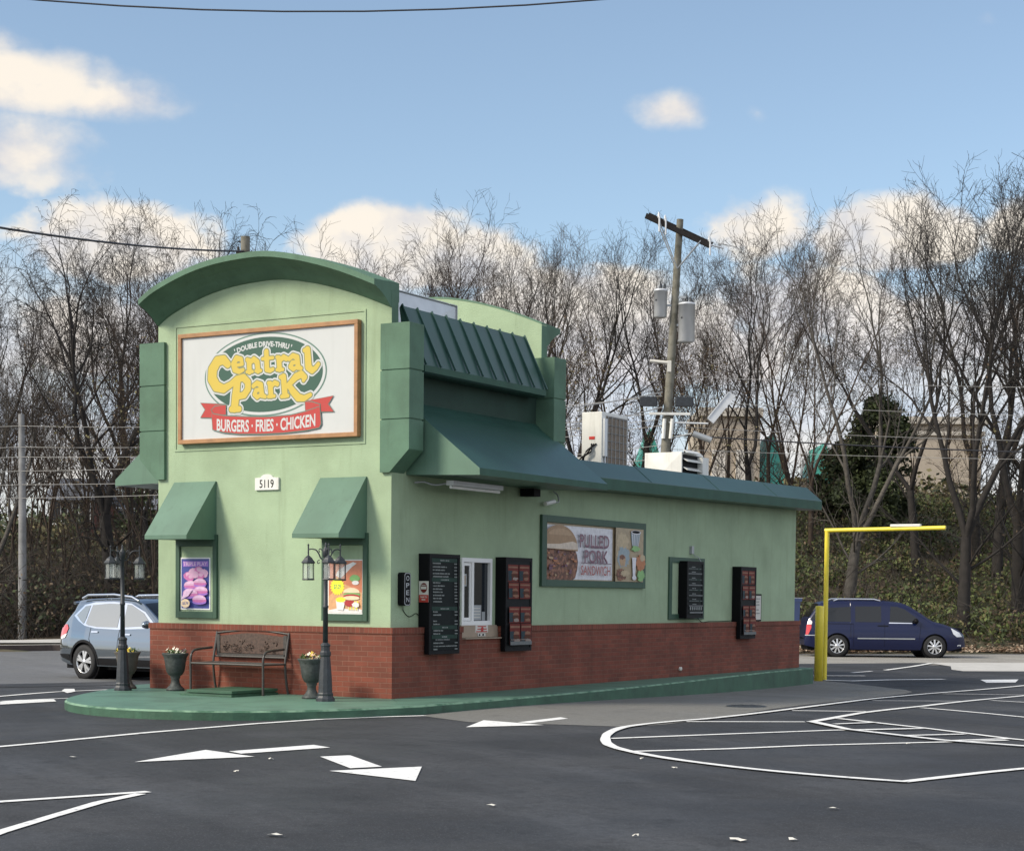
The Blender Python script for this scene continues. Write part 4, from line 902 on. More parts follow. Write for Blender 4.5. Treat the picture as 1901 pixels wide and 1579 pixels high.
# ------------------------------------------------------------ roof equipment
def roof_kit():
    t=thing('condenser_unit',(-.9,8,3.42),'tall white condenser unit with a tan coil standing on the low roof','air conditioner')
    x0,x1,y0,y1,z0,z1=-1.10,-.70,7.5,8.48,3.42,4.70
    g=G(); g.box(x0,x1,y0,y1,z0,z1); g.build('cabinet','white_metal',t,bevel=.008)
    g=G(); g.box(x1,x1+.012,y0+.16,y1-.04,z0+.05,z1-.06); g.build('coil','coil',t)
    g=G()
    for k in range(9): z=z0+.08+k*.14; g.tube([(x1+.022,y0+.16,z),(x1+.022,y1-.04,z)],.005,4,smooth=False)
    for k in range(6): y=y0+.18+k*.15; g.tube([(x1+.028,y,z0+.05),(x1+.028,y,z1-.06)],.005,4,smooth=False)
    g.build('guard_grille','grey_metal',t,uv=False)
    g=G(); g.box(x1,x1+.05,y0+.02,y0+.12,z0+.5,z1-.12); g.tube([(x1+.02,y0+.09,z0),(x1+.02,y0+.09,z1-.5)],.02,6); g.build('service_cover','pale_metal',t,uv=False)
    g=G(); g.box(x0+.15,x0+.26,y0-.008,y0,z0+.80,z0+.85); g.build('warning_label','red',t)
    g=G(); g.box(x0-.19,x0-.02,y0+.05,y0+.4,z0,z0+.5); g.build('disconnect_box','white_metal',t)
    g=G()
    for k in range(3): g.tube(smooth([(x0+.2+.05*k,y0-.01,z0+.72),(x0+.22-.05*k,y0-.06,z0+.58),(x0+.02+.03*k,y0-.08,z0+.46-.03*k),(x0-.06+.07*k,y0-.05,z0+.26)],4),.014,6)
    g.build('refrigerant_line','black',t,uv=False)
    t=thing('rooftop_fan_hood',(-.7,10.4,3.42),'white square rooftop duct with dark louvres near the utility pole','roof vent')
    x0,x1,y0,y1,z0,z1=-1.10,-.33,10.0,10.95,3.42,4.17
    g=G(); g.box(x0,x1,y0,y1,z0,z1)
    c=((x0+x1)/2,y0-.03,(z0+z1)/2); q=[(x0,y0,z0),(x1,y0,z0),(x1,y0,z1),(x0,y0,z1)]; g.add(q+[c],[(0,1,4),(1,2,4),(2,3,4),(3,0,4)]); g.build('duct','white_metal',t)
    g=G(); g.box(x1,x1+.01,y0+.04,y1-.05,z0+.1,z1-.04); g.build('louvre_back','black',t)
    g=G()
    for k in range(4): z=z0+.30+k*.16; g.extr([(x1+.012,y0+.05,z),(x1+.10,y0+.05,z-.05),(x1+.10,y0+.05,z-.035),(x1+.012,y0+.05,z+.015)],(0,.62,0))
    g.box(x1,x1+.12,y0+.68,y1,z0+.34,z1-.06); g.box(x1,x1+.16,y0+.9,y1+.5,z0+.2,z0+.36); g.build('louvre','white_metal',t)
    t=thing('exhaust_duct',(-1.5,1.8,5.0),'large sheet metal duct with cross creases behind the standing seam roof','roof vent')
    x0,x1,y0,y1,z0,z1=-2.1,-.88,.9,3.0,5.0,5.90
    g=G(); c=(x1+.05,(y0+y1)/2,(z0+z1)/2); q=[(x1,y0,z0),(x1,y1,z0),(x1,y1,z1),(x1,y0,z1)]; g.box(x0,x1,y0,y1,z0,z1); g.add(q+[c],[(0,1,4),(1,2,4),(2,3,4),(3,0,4)]); g.build('duct','pale_metal',t)
    g=G(); g.tube([(x1+.01,y1,z0),(x1+.01,y1,z1)],.012,5); g.tube([(x1+.01,y0,z1),(x1+.01,y1,z1)],.012,5); g.build('corner_seam','grey_metal',t,uv=False)
roof_kit()
# ------------------------------------------------------------ lamp posts
def lamp(loc,label,angs):
    t=thing('lamp_post',loc,label,'street lamp','black lamp posts on the green island')
    lx,ly,lz=loc; W_=lambda P:[(x+lx,y+ly,z+lz) for x,y,z in P]
    g=G(); g.lathe([(.0,0),(.125,0),(.125,.035),(.112,.05),(.100,.075),(.104,.10),(.092,.12),(.086,.30),(.066,.56),(.062,.60),(.072,.62),(.072,.66),(.058,.68),(.058,.735),(.066,.745),(.064,.765),(.036,.79),(.0,.79)],loc,10,star=.05,smooth=False); g.build('post_base','iron',t,uv=False)
    g=G(); g.lathe([(.0,.78),(.036,.78),(.033,1.25),(.040,1.255),(.040,1.285),(.032,1.29),(.028,1.93),(.042,1.94),(.045,2.02),(.040,2.04),(.028,2.05),(.026,2.06),(.012,2.08),(.016,2.10),(.008,2.13),(.0,2.135)],loc,12); g.build('pole','iron',t,uv=False)
    for a in angs:
        c,s=math.cos(D2R(a)),math.sin(D2R(a)); dx=RIGHT*c+DEEP*s
        X=lambda r,z:(lx+dx.x*r,ly+dx.y*r,lz+z)
        g=G(); g.tube([X(*p) for p in smooth([(.03,1.90),(.07,1.92),(.10,1.98),(.14,2.03),(.20,2.045),(.25,2.035)],4)],.010,6)
        g.tube([X(*p) for p in smooth([(.05,2.02),(.08,2.05),(.10,2.03),(.085,2.0)],3)],.007,5); g.tube([X(*p) for p in smooth([(.09,1.90),(.12,1.88),(.11,1.85),(.085,1.865)],3)],.007,5)
        g.tube([X(.25,2.10),X(.25,1.93)],.010,6); g.lathe([(.0,2.085),(.012,2.09),(.014,2.10),(.0,2.12)],X(.25,0),8)
        arm=g.build('arm','iron',t,uv=False)
        c0=X(.25,0)
        g=G(); g.lathe([(.012,1.96),(.030,1.945),(.055,1.925),(.075,1.895),(.100,1.868),(.100,1.855),(.084,1.85),(.0,1.85)],c0,6,smooth=False); g.lathe([(.0,1.625),(.085,1.625),(.092,1.635),(.084,1.648),(.0,1.648)],c0,6,smooth=False)
        for k in range(6):
            w_=2*math.pi*k/6; p=(c0[0]+.080*math.cos(w_),c0[1]+.080*math.sin(w_)); g.tube([(p[0],p[1],c0[2]+1.64),(p[0],p[1],c0[2]+1.86)],.005,4)
        g.build('lantern','iron',t,uv=False)
        g=G(); g.lathe([(.072,1.65),(.072,1.85)],c0,6,smooth=False); g.lathe([(.0,1.65),(.018,1.66),(.018,1.80),(.0,1.81)],c0,8); g.f=[f for f in g.f if len(f)==4]; g.m=g.m[:len(g.f)]; g.sm=g.sm[:len(g.f)]; g.build('lantern_glass','lamp_glass',t,uv=False)
    return t
RIGHT=AX; DEEP=DX
lamp((-4.14,-.90,0),'dark lamp post with glass lanterns at the left end of the island',(120,0,240))
lamp((-.30,-1.10,0),'dark lamp post with glass lanterns in front of the right window poster',(165,285,45))
# ------------------------------------------------------------ urns and flowers
def flowers(t,c,r,n,cols,h=.12,seed=1):
    rnd=random.Random(seed); g=G()
    for i in range(n*5):
        a=rnd.uniform(0,6.28); rr=r*math.sqrt(rnd.random()); p=Vector((c[0]+rr*math.cos(a),c[1]+rr*math.sin(a),c[2]+rnd.uniform(-.02,h*.6)))
        d=Vector((rnd.uniform(-1,1),rnd.uniform(-1,1),rnd.uniform(.2,1))).normalized(); s_=d.orthogonal().normalized()*.010; L_=rnd.uniform(.03,.06)
        g.add([p-s_,p+s_,p+d*L_],[(0,1,2)],0)
    g.build('foliage','plant_green',t,uv=False)
    g=G()
    for i in range(n):
        a=rnd.uniform(0,6.28); rr=r*1.0*math.sqrt(rnd.random()); p=Vector((c[0]+rr*math.cos(a),c[1]+rr*math.sin(a),c[2]+rnd.uniform(.02,h*1.0)*(1.1-rr/r*.5)))
        mi=rnd.randrange(len(cols)); nn=Vector((rnd.uniform(-.6,.6),rnd.uniform(-1,0),rnd.uniform(.2,1))).normalized(); u=nn.orthogonal().normalized(); v=nn.cross(u)
        for k in range(5):
            w_=k*1.257; d=u*math.cos(w_)+v*math.sin(w_); e=u*math.cos(w_+.9)+v*math.sin(w_+.9)
            g.add([p,p+d*.028+nn*.006,p+(d+e)*.018+nn*.01,p+e*.026],[(0,1,2,3)],mi)
    g.build('blossoms',cols,t,uv=False)
def urn(loc,label,mk,cols,seed,sc=1.):
    t=thing('flower_urn',loc,label,'planter','flower urns on the green island')
    pr=[(0,0),(.135,0),(.135,.03),(.115,.045),(.085,.075),(.062,.12),(.060,.17),(.075,.195),(.070,.21),(.105,.235),(.135,.29),(.150,.38),(.150,.40),(.165,.47),(.165,.485),(.195,.535),(.197,.55),(.18,.555),(.16,.545),(.15,.50),(0,.50)]
    g=G(); g.lathe([(r*sc,z*sc) for r,z in pr],loc,20,star=.02); g.build('urn',mk,t,uv=False)
    flowers(t,(loc[0],loc[1],loc[2]+.52*sc),.155*sc,26,cols,seed=seed)
urn((-3.55,-.42,0),'dark urn of white and plum pansies at the left end of the front brick wall','urn',['petal_white','petal_plum','petal_plum','petal_white'],3)
urn((-.80,-.74,0),'dark urn of pale and plum pansies right behind the right lamp post','urn',['petal_white','petal_peach','petal_plum','petal_yellow'],5)
urn((-4.42,-.50,0),'grey urn of yellow flowers behind the left lamp post','urn_grey',['petal_yellow','plant_green','petal_yellow'],8)
# ------------------------------------------------------------ bench
def bench():
    t=thing('park_bench',(-2.38,-.4,0),'dark metal park bench with an ornate brown back against the front brick wall','bench')
    x0,x1=-3.03,-1.70; yf,yr=-.68,-.16
    for x in (x0,x1):
        g=G(); g.tube([(x,yf,0)]+smooth([(x,yf,.02),(x,yf,.30),(x,yf+.0,.50),(x,yf+.04,.59),(x,yf+.14,.625),(x,yr-.05,.645)],4),.018,8); g.build('armrest','bench_metal',t,uv=False)
        g=G(); g.tube(smooth([(x,yr+.05,0),(x,yr+.01,.16),(x,yr-.02,.43),(x,yr+.02,.64),(x,yr+.07,.88)],4),.018,8); g.build('leg','bench_metal',t,uv=False)
    g=G(); g.tube([(x0,yf,.43),(x1,yf,.43)],.016,8); g.tube([(x0,yr-.02,.43),(x1,yr-.02,.43)],.016,8); g.tube([(x0,yf,.43),(x0,yr-.02,.43)],.014,6); g.tube([(x1,yf,.43),(x1,yr-.02,.43)],.014,6)
    n=9
    for i in range(1,n):
        y=yf+(yr-yf)*i/n; g.box(x0+.01,x1-.01,y-.018,y+.018,.430,.438)
    g.build('seat','bench_metal',t,uv=False)
    def yb(z): return yr+.0+(z-.43)*.16
    g=G(); top=smooth([(x0,.86),(x0+.25,.885),(-2.365,.915),(x1-.25,.885),(x1,.86)],5)
    g.tube([(x,yb(z),z) for x,z in top],.016,8); g.tube([(x0,yb(.52),.52),(x1,yb(.52),.52)],.014,8)
    P=[(x0+.03,.535)]+[(x,z-.03) for x,z in top[1:-1]]+[(x1-.03,.535)]
    for a,b in ((0,.075),):
        for xx in (x0+.045,x1-.045): g.box(xx-.03,xx+.03,yb(.7)-.012,yb(.7)+.006,.54,.84)
    g.box(x0+.05,x1-.05,yb(.55)-.01,yb(.55)+.008,.525,.565)
    bf=g.build('backrest','bench_metal',t,uv=False)
    g=G(); rnd=random.Random(4)
    g.extr([(x,yb(.7)-.002,z) for x,z in [(x0+.08,.57)]+[(x,z-.05) for x,z in top if x0+.07<x<x1-.07]+[(x1-.08,.57)]],(0,.005,0))
    for i in range(34):
        cx=x0+.14+(x1-x0-.28)*rnd.random(); cz=.60+.21*rnd.random(); r=rnd.uniform(.03,.055); a0=rnd.uniform(0,6)
        g.tube([(cx+r*math.cos(a0+k*.55)*(1-.07*k),yb(cz)-.012,cz+r*.7*math.sin(a0+k*.55)*(1-.07*k)) for k in range(9)],.006,4)
    g.build('ornate_panel','bench_panel',bf,uv=False)
bench()
def pallet():
    g=G(); x0,x1,y0,y1=-2.62,-1.80,-1.24,-.22
    g.box(x0,x1,y0,y1,.045,.085); g.box(x0+.03,x1-.02,y0+.02,y1-.03,.030,.046); g.box(x0-.10,x1+.01,y0-.02,y1,0,.031)
    o=g.build('low_platform','slab_side',bevel=.003); tag(reorigin(o,(-2.2,-.7,0)),'low green two-layer platform lying under the front of the bench','platform')
pallet()
# ------------------------------------------------------------ yellow bollard and clearance bar
g=G(); z=g_(37.5)-.05; g.lathe([(0,0),(.095,0),(.095,1.66),(.085,1.685),(0,1.69)],(.0,16.4,z),20); o=g.build('bollard','yellow_paint',uv=False); tag(reorigin(o,(0,16.4,z)),'thick yellow bollard at the far end of the green kerb','bollard')
def bar():
    x,y=-.13,17.1; z=g_(39.6)-.03; t=thing('clearance_bar',(x,y,z),'thin yellow pole with a long horizontal bar reaching over the drive lane','clearance bar')
    g=G(); g.tube([(x,y,z),(x,y,z+3.33)],.052,14,smooth=True); g.build('post','yellow_paint',t,uv=False)
    g=G(); g.tube([(x-.05,y,z+3.33),(x+2.66,y,z+3.36)],.048,14); g.lathe([(0,-.0),(.04,0),(.04,.004),(0,.004)],(x+2.66,y,z+3.36),12,axis='x'); g.build('crossbar','yellow_paint',t,uv=False)
    g=G(); g.box(x+1.45,x+2.12,y-.05,y+.05,z+3.39,z+3.45); g.build('light_fitting','white_metal',t,bevel=.01)
bar()
def dumpster():
    t=thing('recycling_bin',(-2.7,19.,g_(42)),'tall blue bin with a white sticker, half hidden behind the far corner of the building','waste bin')
    x0,x1,y0,y1=-3.4,-1.72,18.3,19.6; z=g_(42)
    g=G(); g.extr([(x0+.05,y0,z+.1),(x1-.05,y0,z+.1),(x1,y0,z+1.72),(x0,y0,z+1.72)],(0,y1-y0,0))
    for xx in (x0+.3,x1-.3,x1-.02): g.box(xx-.03,xx+.03,y0-.03,y0,z+.1,z+1.7)
    g.build('bin_body','bin_blue',t)
    g=G(); g.box(x0-.03,x1+.03,y0-.04,y1+.04,z+1.72,z+1.80); g.build('lid','bin_blue',t)
    g=G(); g.box(x0-.03,x1+.04,y0-.05,y1+.05,z+1.80,z+1.815); g.build('lid_edge','pale_metal',t)
    g=G(); g.box(x1-.02,x1-.0,y0+.4,y0+.6,z+.85,z+1.3); g.box(x1-.25,x1-.12,y0-.04,y0-.03,z+.85,z+1.3); g.build('sticker','white',t)
dumpster()
# ------------------------------------------------------------ utility poles and wires
def insul(g,p,h=.14):
    g.lathe([(.0,0),(.03,0),(.05,.03),(.03,.05),(.055,.08),(.03,.10),(.04,.12),(0,h)],p,8)
def main_pole():
    b=S(4.32,55,terr(4.32,55)); t=thing('utility_pole',b,'tall wooden utility pole with tilted crossarm and two grey transformers behind the roof','utility pole')
    top=S(4.98,55,12.95)
    def at(z): return b.lerp(top,(z-b.z)/(top.z-b.z))
    g=G(); g.tube([b,at(6),top],[.17,.145,.105],14); g.build('pole','pole_wood',t,uv=False)
    g=G(); ax=(AX*.94+DX*.28).normalized(); dn=Vector((0,0,-1)); cc=at(12.62)
    arm=(ax+dn*.36).normalized()
    for off in (-.20,.20):
        c=cc+DX*off+AX*(.05 if off>0 else -.06)+Vector((0,0,off*.25)); nn=arm.cross(DX).normalized(); g.obox(c,arm*2.25,DX*.09,nn*.15)
    ca=g.build('crossarm','arm_wood',t,uv=False)
    g=G()
    for off in (-.22,.22):
        for s_ in (-1,1): g.tube([cc+DX*off+arm*(.72*s_)-Vector((0,0,.06)),at(11.45)+DX*off*.6],.02,5)
    g.build('brace','grey_metal',t,uv=False)
    g=G()
    for s_ in (-.72,-.5,1.05): 
        p=cc+arm*s_; insul(g,p+Vector((0,0,.08)),.2); g.tube([p+DX*-.25+Vector((0,0,.08)),p+DX*-.27-Vector((0,0,.38))],.03,6)
    g.tube([cc+arm*1.1,cc+arm*1.55+Vector((0,0,.08))],.025,6); g.build('insulator','pale_metal',t,uv=False)
    for nm,p,r,h in (('a',at(10.0)+AX*-.42+DX*-.05,.20,.78),('b',at(9.25)+AX*.42+DX*-.10,.25,1.12)):
        g=G(); g.lathe([(0,-.02),(r*.9,-.02),(r*.9,.0),(r,.01),(r,h-.02),(r*1.05,h-.02),(r*1.05,h+.02),(r*.9,h+.05),(0,h+.08)],p,18); tr=g.build('transformer','pale_metal',t,uv=False)
        g=G(); insul(g,p+Vector((0,0,h+.05)),.3); insul(g,p+AX*.12+Vector((0,0,h+.03)),.26); g.lathe([(0,0),(.03,0),(.03,.01),(0,.01)],p+Vector((-.05,-r-.01,h*.62)),8,axis='y'); g.build('bushing','iron',tr,uv=False)
        g=G(); g.obox(p.lerp(at(p.z+h*.8),.5)+Vector((0,0,h*.8)),AX*.5,DX*.06,(0,0,.06)); g.obox(p.lerp(at(p.z+h*.3),.5)+Vector((0,0,h*.3)),AX*.5,DX*.06,(0,0,.06)); g.build('bracket','grey_metal',tr,uv=False)
    # streetlight, flood lights, white arm and conduit
    g=G(); p=at(7.05); g.obox(p+AX*.05-DX*.2,AX*1.25,DX*.08,(0,0,.075)); g.build('service_arm','white_metal',t,uv=False)
    for s_ in (-.62,.48):
        q=at(7.42)+AX*s_-DX*.15; g=G(); g.obox(q,AX*.52,DX*.22,(0,0,.28)); g.obox(q+AX*.20-DX*.12,AX*.05,DX*.02,(0,0,.28)); g.build('meter_box','iron',t,uv=False)
    g=G(); u=(AX*.62+Vector((0,0,.78))).normalized(); nn=(AX*.78-Vector((0,0,.62))).normalized(); q=at(6.85)+AX*1.30-DX*.3+u*.5; g.obox(q,u*1.05,nn*.24,DX*.14); g.obox(q-nn*.12,u*1.0,nn*.03,DX*.2); g.tube([at(6.8)-DX*.1,q-u*.62],.03,6); g.build('flood_light','pale_metal',t,uv=False)
    g=G(); q=at(6.35)+AX*1.05-DX*.3; g.tube([q-AX*.26+Vector((0,0,.1)),q+AX*.30-Vector((0,0,.10))],.095,10); g.tube([at(6.3),q-AX*.3+Vector((0,0,.1))],.025,6); g.build('flood_light','grey_metal',t,uv=False)
    g=G(); g.tube([at(5.9)+AX*.22-DX*.15,at(-.2)+AX*.22-DX*.15],.045,8); g.tube([at(6.9)-AX*.1-DX*.16,at(6.3)-AX*.1-DX*.16],.06,8); g.tube([at(6.9)+AX*.14-DX*.16,at(6.3)+AX*.12-DX*.16],.06,8); g.build('conduit','white_metal',t,uv=False)
    g=G(); q=at(8.6); g.tube([q-DX*.1,q-AX*.65-DX*.1-Vector((0,0,-.06))],.05,8); g.obox(q-DX*.12-AX*.06-Vector((0,0,.1)),AX*.12,DX*.05,(0,0,.34)); g.build('street_lamp_arm','offwhite',t,uv=False)
main_pole()
b=S(-8.30,55,g_(55)); t=thing('utility_pole',b,'wooden pole top showing just above the arched front of the building, with a black cable','utility pole')
g=G(); g.tube([b,S(-8.27,55,12.30)],[.19,.14],12); g.build('pole','pole_wood',t,uv=False)
g=G(); g.obox(S(-8.27,54.8,11.75),AX*.5,DX*.1,(0,0,.14)); insul(g,S(-8.45,54.8,11.8),.2); g.build('cable_bracket','arm_wood',t,uv=False)
b=S(-16.5,60,terr(-16.5,60)); g=G(); g.tube([b,S(-16.48,60,4),S(-16.5,60,7.35)],[.15,.13,.10],12); o=g.build('utility_pole','pole_grey',uv=False); tag(reorigin(o,b),'weathered grey wooden pole beside the sidewalk at the far left','utility pole')
def wire(p0,p1,sag,r,label,mk='wire',n=30,group='overhead wires'):
    P=[Vector(p0).lerp(Vector(p1),i/n)-Vector((0,0,sag*4*(i/n)*(1-i/n))) for i in range(n+1)]
    g=G(); g.tube(P,r,5); o=g.build('overhead_wire',mk,uv=False); return tag(reorigin(o,p0),label,'wire',group)
wire(S(-24,30,14.64),S(16.2,30,14.64),3.60,.015,'thick dark wire sagging across the very top of the sky')
wire(S(-8.3,54.8,11.82),S(-17.5,11.5,7.6),1.0,.028,'black cable running from the pole behind the arched roof to the upper left edge')
for z0,z1,sg,k in ((6.95,7.6,.35,'highest'),(6.25,7.1,.35,'second'),(5.92,6.9,.35,'third'),(5.45,6.7,.3,'fourth'),(5.0,6.1,.3,'fifth'),(4.55,5.7,.25,'lowest')):
    wire(S(-16.5,59.9,z0),S(4.5,54.9,z1),sg,.010,'%s pale wire between the grey pole and the transformer pole'%k,'wire_pale')
for z0,sg,k in ((6.95,.35,'highest'),(6.25,.35,'second'),(5.92,.35,'third'),(5.45,.3,'fourth'),(5.0,.3,'fifth'),(4.55,.3,'lowest')):
    wire(S(-38,60,z0+.3),S(-16.5,59.9,z0),sg,.010,'%s pale wire leaving the grey pole toward the left edge'%k,'wire_pale')
for z0,z1,sg,mk,k in ((8.25,8.4,.25,'wire_pale','top pale'),(7.5,7.3,.2,'wire_pale','middle pale'),(6.7,6.55,.2,'wire_pale','lower pale'),(6.45,6.1,.2,'wire','thick black'),(6.0,6.0,.15,'wire_pale','bottom pale')):
    wire(S(4.6,55,z0),S(27,56.5,z1),sg,.022 if mk=='wire' else .008,'%s wire running right from the transformer pole past the bare trees'%k,mk)
wire(S(4.5,54.8,7.25),S(-3.,40,4.9),.25,.018,'pale service wire dropping from the transformer pole toward the condenser unit','wire_pale')
wire(S(4.5,54.8,7.7),S(-3.6,40,5.3),.2,.018,'upper pale service wire dropping from the transformer pole toward the condenser unit','wire_pale')
# ------------------------------------------------------------ cars
def interp(P,x): return float(np.interp(x,[p[0] for p in P],[p[1] for p in P]))
def car(name,label,cfg,loc,rz,wheelmat='rim'):
    t=thing(name,loc,label,'car'); t.rotation_euler=(0,0,rz)
    top=smooth(cfg['top'],4); top=[p for i,p in enumerate(top) if i==0 or p[0]>top[i-1][0]]; W=cfg['w']/2; zb=cfg['belt']; zr=max(p[1] for p in top); x0,x1=top[0][0],top[-1][0]
    wr=cfg['wr']; ar=wr+.055; wb=cfg['wb']; base=cfg['sill']
    def zlo(x):
        z=base+.12*max(0,(x-wb-.55))/.5+ .12*max(0,(-x-.5))/.5
        for c in (0,wb):
            if abs(x-c)<ar: z=max(z,wr+math.sqrt(ar*ar-(x-c)**2))
        return z
    def plan(x):
        e=cfg['plan']; return interp(e,x)
    def sec(z):
        f=lambda q: 1-.085*((q-.60)/.46)**2
        if z<zb: return f(max(z,.2))
        return f(zb)-(z-zb)/(zr-zb)*(cfg['tumble']-.03)
    def yy(x,z,zt):
        y=W*plan(x)*sec(z); e=.09
        if zt-z<e: y*=1-.075*((1-(zt-z)/e)**2)
        return y
    X=sorted(set([x0+(x1-x0)*i/90 for i in range(91)]+[c+ar*math.cos(D2R(a)) for c in (0,wb) for a in range(0,181,9)])); K=16
    g=G(); n=len(X)
    for s_ in (1,-1):
        vs=[]
        for x in X:
            zt=interp(top,x); zl=min(zlo(x),zt-.02)
            for k in range(K+1):
                q=k/K; z=zl+(zt-zl)*q; vs.append((x,s_*yy(x,z,zt),z))
        fs=[]
        for i in range(n-1):
            for k in range(K):
                a=i*(K+1)+k; fs.append((a,a+1,a+K+2,a+K+1) if s_>0 else (a,a+K+1,a+K+2,a+1))
        g.add(vs,fs,0,True)
    # top skin with crown
    vs=[];J=8
    for x in X:
        zt=interp(top,x); y=yy(x,zt,zt)
        for j in range(J+1):
            u=-1+2*j/J; vs.append((x,y*u,zt+.035*(1-u*u)))
    g.add(vs,[(i*(J+1)+j,(i+1)*(J+1)+j,(i+1)*(J+1)+j+1,i*(J+1)+j+1) for i in range(n-1) for j in range(J)],0,True)
    for x in (X[0],X[-1]):
        zt=interp(top,x); zl=min(zlo(x),zt-.02); P=[(x,yy(x,zl+(zt-zl)*k/K,zt),zl+(zt-zl)*k/K) for k in range(K+1)]
        g.poly(P+[(a,-b,c) for a,b,c in reversed(P)],0)
    g.build('body',cfg['paint'],t,world=False,uv=False)
    def patch(nm,poly,mk,off,parent=t,sides=(1,-1),sub=.12):
        """a panel laid on the curved body side: poly in (x,z)"""
        for s_ in sides:
            g=G(); tr=tessellate_polygon([[Vector((a,b,0)) for a,b in poly]]); pv=[]
            me=bpy.data.meshes.new('q'); me.from_pydata([(a,b,0) for a,b in poly],[],[tuple(q) for q in tr])
            import bmesh
            bm=bmesh.new(); bm.from_mesh(me)
            for it in range(3):
                ed=[e for e in bm.edges if e.calc_length()>sub]
                if ed: bmesh.ops.subdivide_edges(bm,edges=ed,cuts=1); bmesh.ops.triangulate(bm,faces=bm.faces[:])
            bm.verts.ensure_lookup_table(); bm.verts.index_update()
            vs=[(v.co.x,s_*(yy(v.co.x,v.co.y,interp(top,v.co.x)+.5 if v.co.y<zb else interp(top,v.co.x))+off),v.co.y) for v in bm.verts]
            g.add(vs,[tuple(v.index for v in f.verts) for f in bm.faces],0,True); bm.free(); bpy.data.meshes.remove(me)
            g.build(nm,mk,parent,world=False,uv=False)
    for nm,poly,mk,off in cfg['patches']: patch(nm,poly,mk,off)
    # windshield and rear glass on the top skin
    for nm,a,b in cfg['screens']:
        g=G(); xs=[a+(b-a)*i/10 for i in range(11)]; vs=[]
        for x in xs:
            zt=interp(top,x); y=yy(x,zt,zt)*.93
            for j in range(9):
                u=-1+2*j/8; vs.append((x,y*u,zt+.035*(1-(u*.93)**2)+.006))
        g.add(vs,[(i*9+j,(i+1)*9+j,(i+1)*9+j+1,i*9+j+1) for i in range(10) for j in range(8)],0,True); g.build(nm,'car_glass',t,world=False,uv=False)
    g=G(); g.box(x0+.12,x1-.12,-W*.72,W*.72,.20,zb-.1)
    for c in (0,wb): 
        g.lathe([(ar+.01,-W*.90),(ar+.01,W*.90)],(c,0,wr),20,axis='y'); 
    g.f=[f for f in g.f]; g.build('underbody','black',t,world=False,uv=False)
    for c in (0,wb):
        for s_ in (1,-1):
            y=s_*(W-.12); w2=.11
            g=G(); g.lathe([(wr*.66,-w2*.9),(wr*.93,-w2),(wr,-w2*.75),(wr,w2*.75),(wr*.93,w2),(wr*.66,w2*.9)],(c,y,wr),28,axis='y',cap=False); wh=g.build('wheel','tire',t,world=False,uv=False)
            g=G(); yo=s_*w2*.80; R=wr*.68
            g.lathe([(R,0),(R*.93,-s_*.02),(R*.9,-s_*.06),(.0,-s_*.06)],(c,y+yo,wr),28,axis='y',mi=1,cap=False)
            g.lathe([(R*1.02,-s_*.03),(R*1.02,s_*.006),(R*.94,s_*.010),(R*.92,-s_*.03)],(c,y+yo,wr),28,axis='y',cap=False)
            ns=cfg['spokes']
            for k in range(ns):
                a=2*math.pi*k/ns+.2
                for da in cfg['split']:
                    d=Vector((math.cos(a),0,math.sin(a))); d2=Vector((math.cos(a+da),0,math.sin(a+da))); e=d2.cross(Vector((0,1,0))).normalized()
                    c0=Vector((c,y+yo,wr)); p0=c0+d*.04; p1=c0+d2*R*.96
                    o_=Vector((0,s_*.012,0)); ws=cfg['sw']
                    g.add([p0-e*ws*.7+o_,p0+e*ws*.7+o_,p1+e*ws+o_*.3,p1-e*ws+o_*.3,p0-e*ws*.7-o_*3,p0+e*ws*.7-o_*3,p1+e*ws-o_*3,p1-e*ws-o_*3],[(0,1,2,3),(0,3,7,4),(1,5,6,2),(0,4,5,1)])
            g.lathe([(0,s_*.015),(.055,s_*.015),(.06,0)],(c,y+yo,wr),14,axis='y'); g.build('rim',[wheelmat,'black'],wh,world=False,uv=False)
    for nm,P,r,mk in cfg['rods']:
        for s_ in (1,-1):
            g=G(); g.tube([(x,s_*y,z) for x,y,z in P],r,8); g.build(nm,mk,t,world=False,uv=False)
    for s_ in (1,-1):
        x,z=cfg['mirror']; y=W*sec(z); g=G(); g.lathe([(0,-.11),(.06,-.09),(.085,0),(.06,.09),(0,.11)],(x,s_*(y+.10),z),10,axis='y'); g.build('mirror','black' if cfg.get('dm') else cfg['paint'],t,world=False,uv=False)
    return t
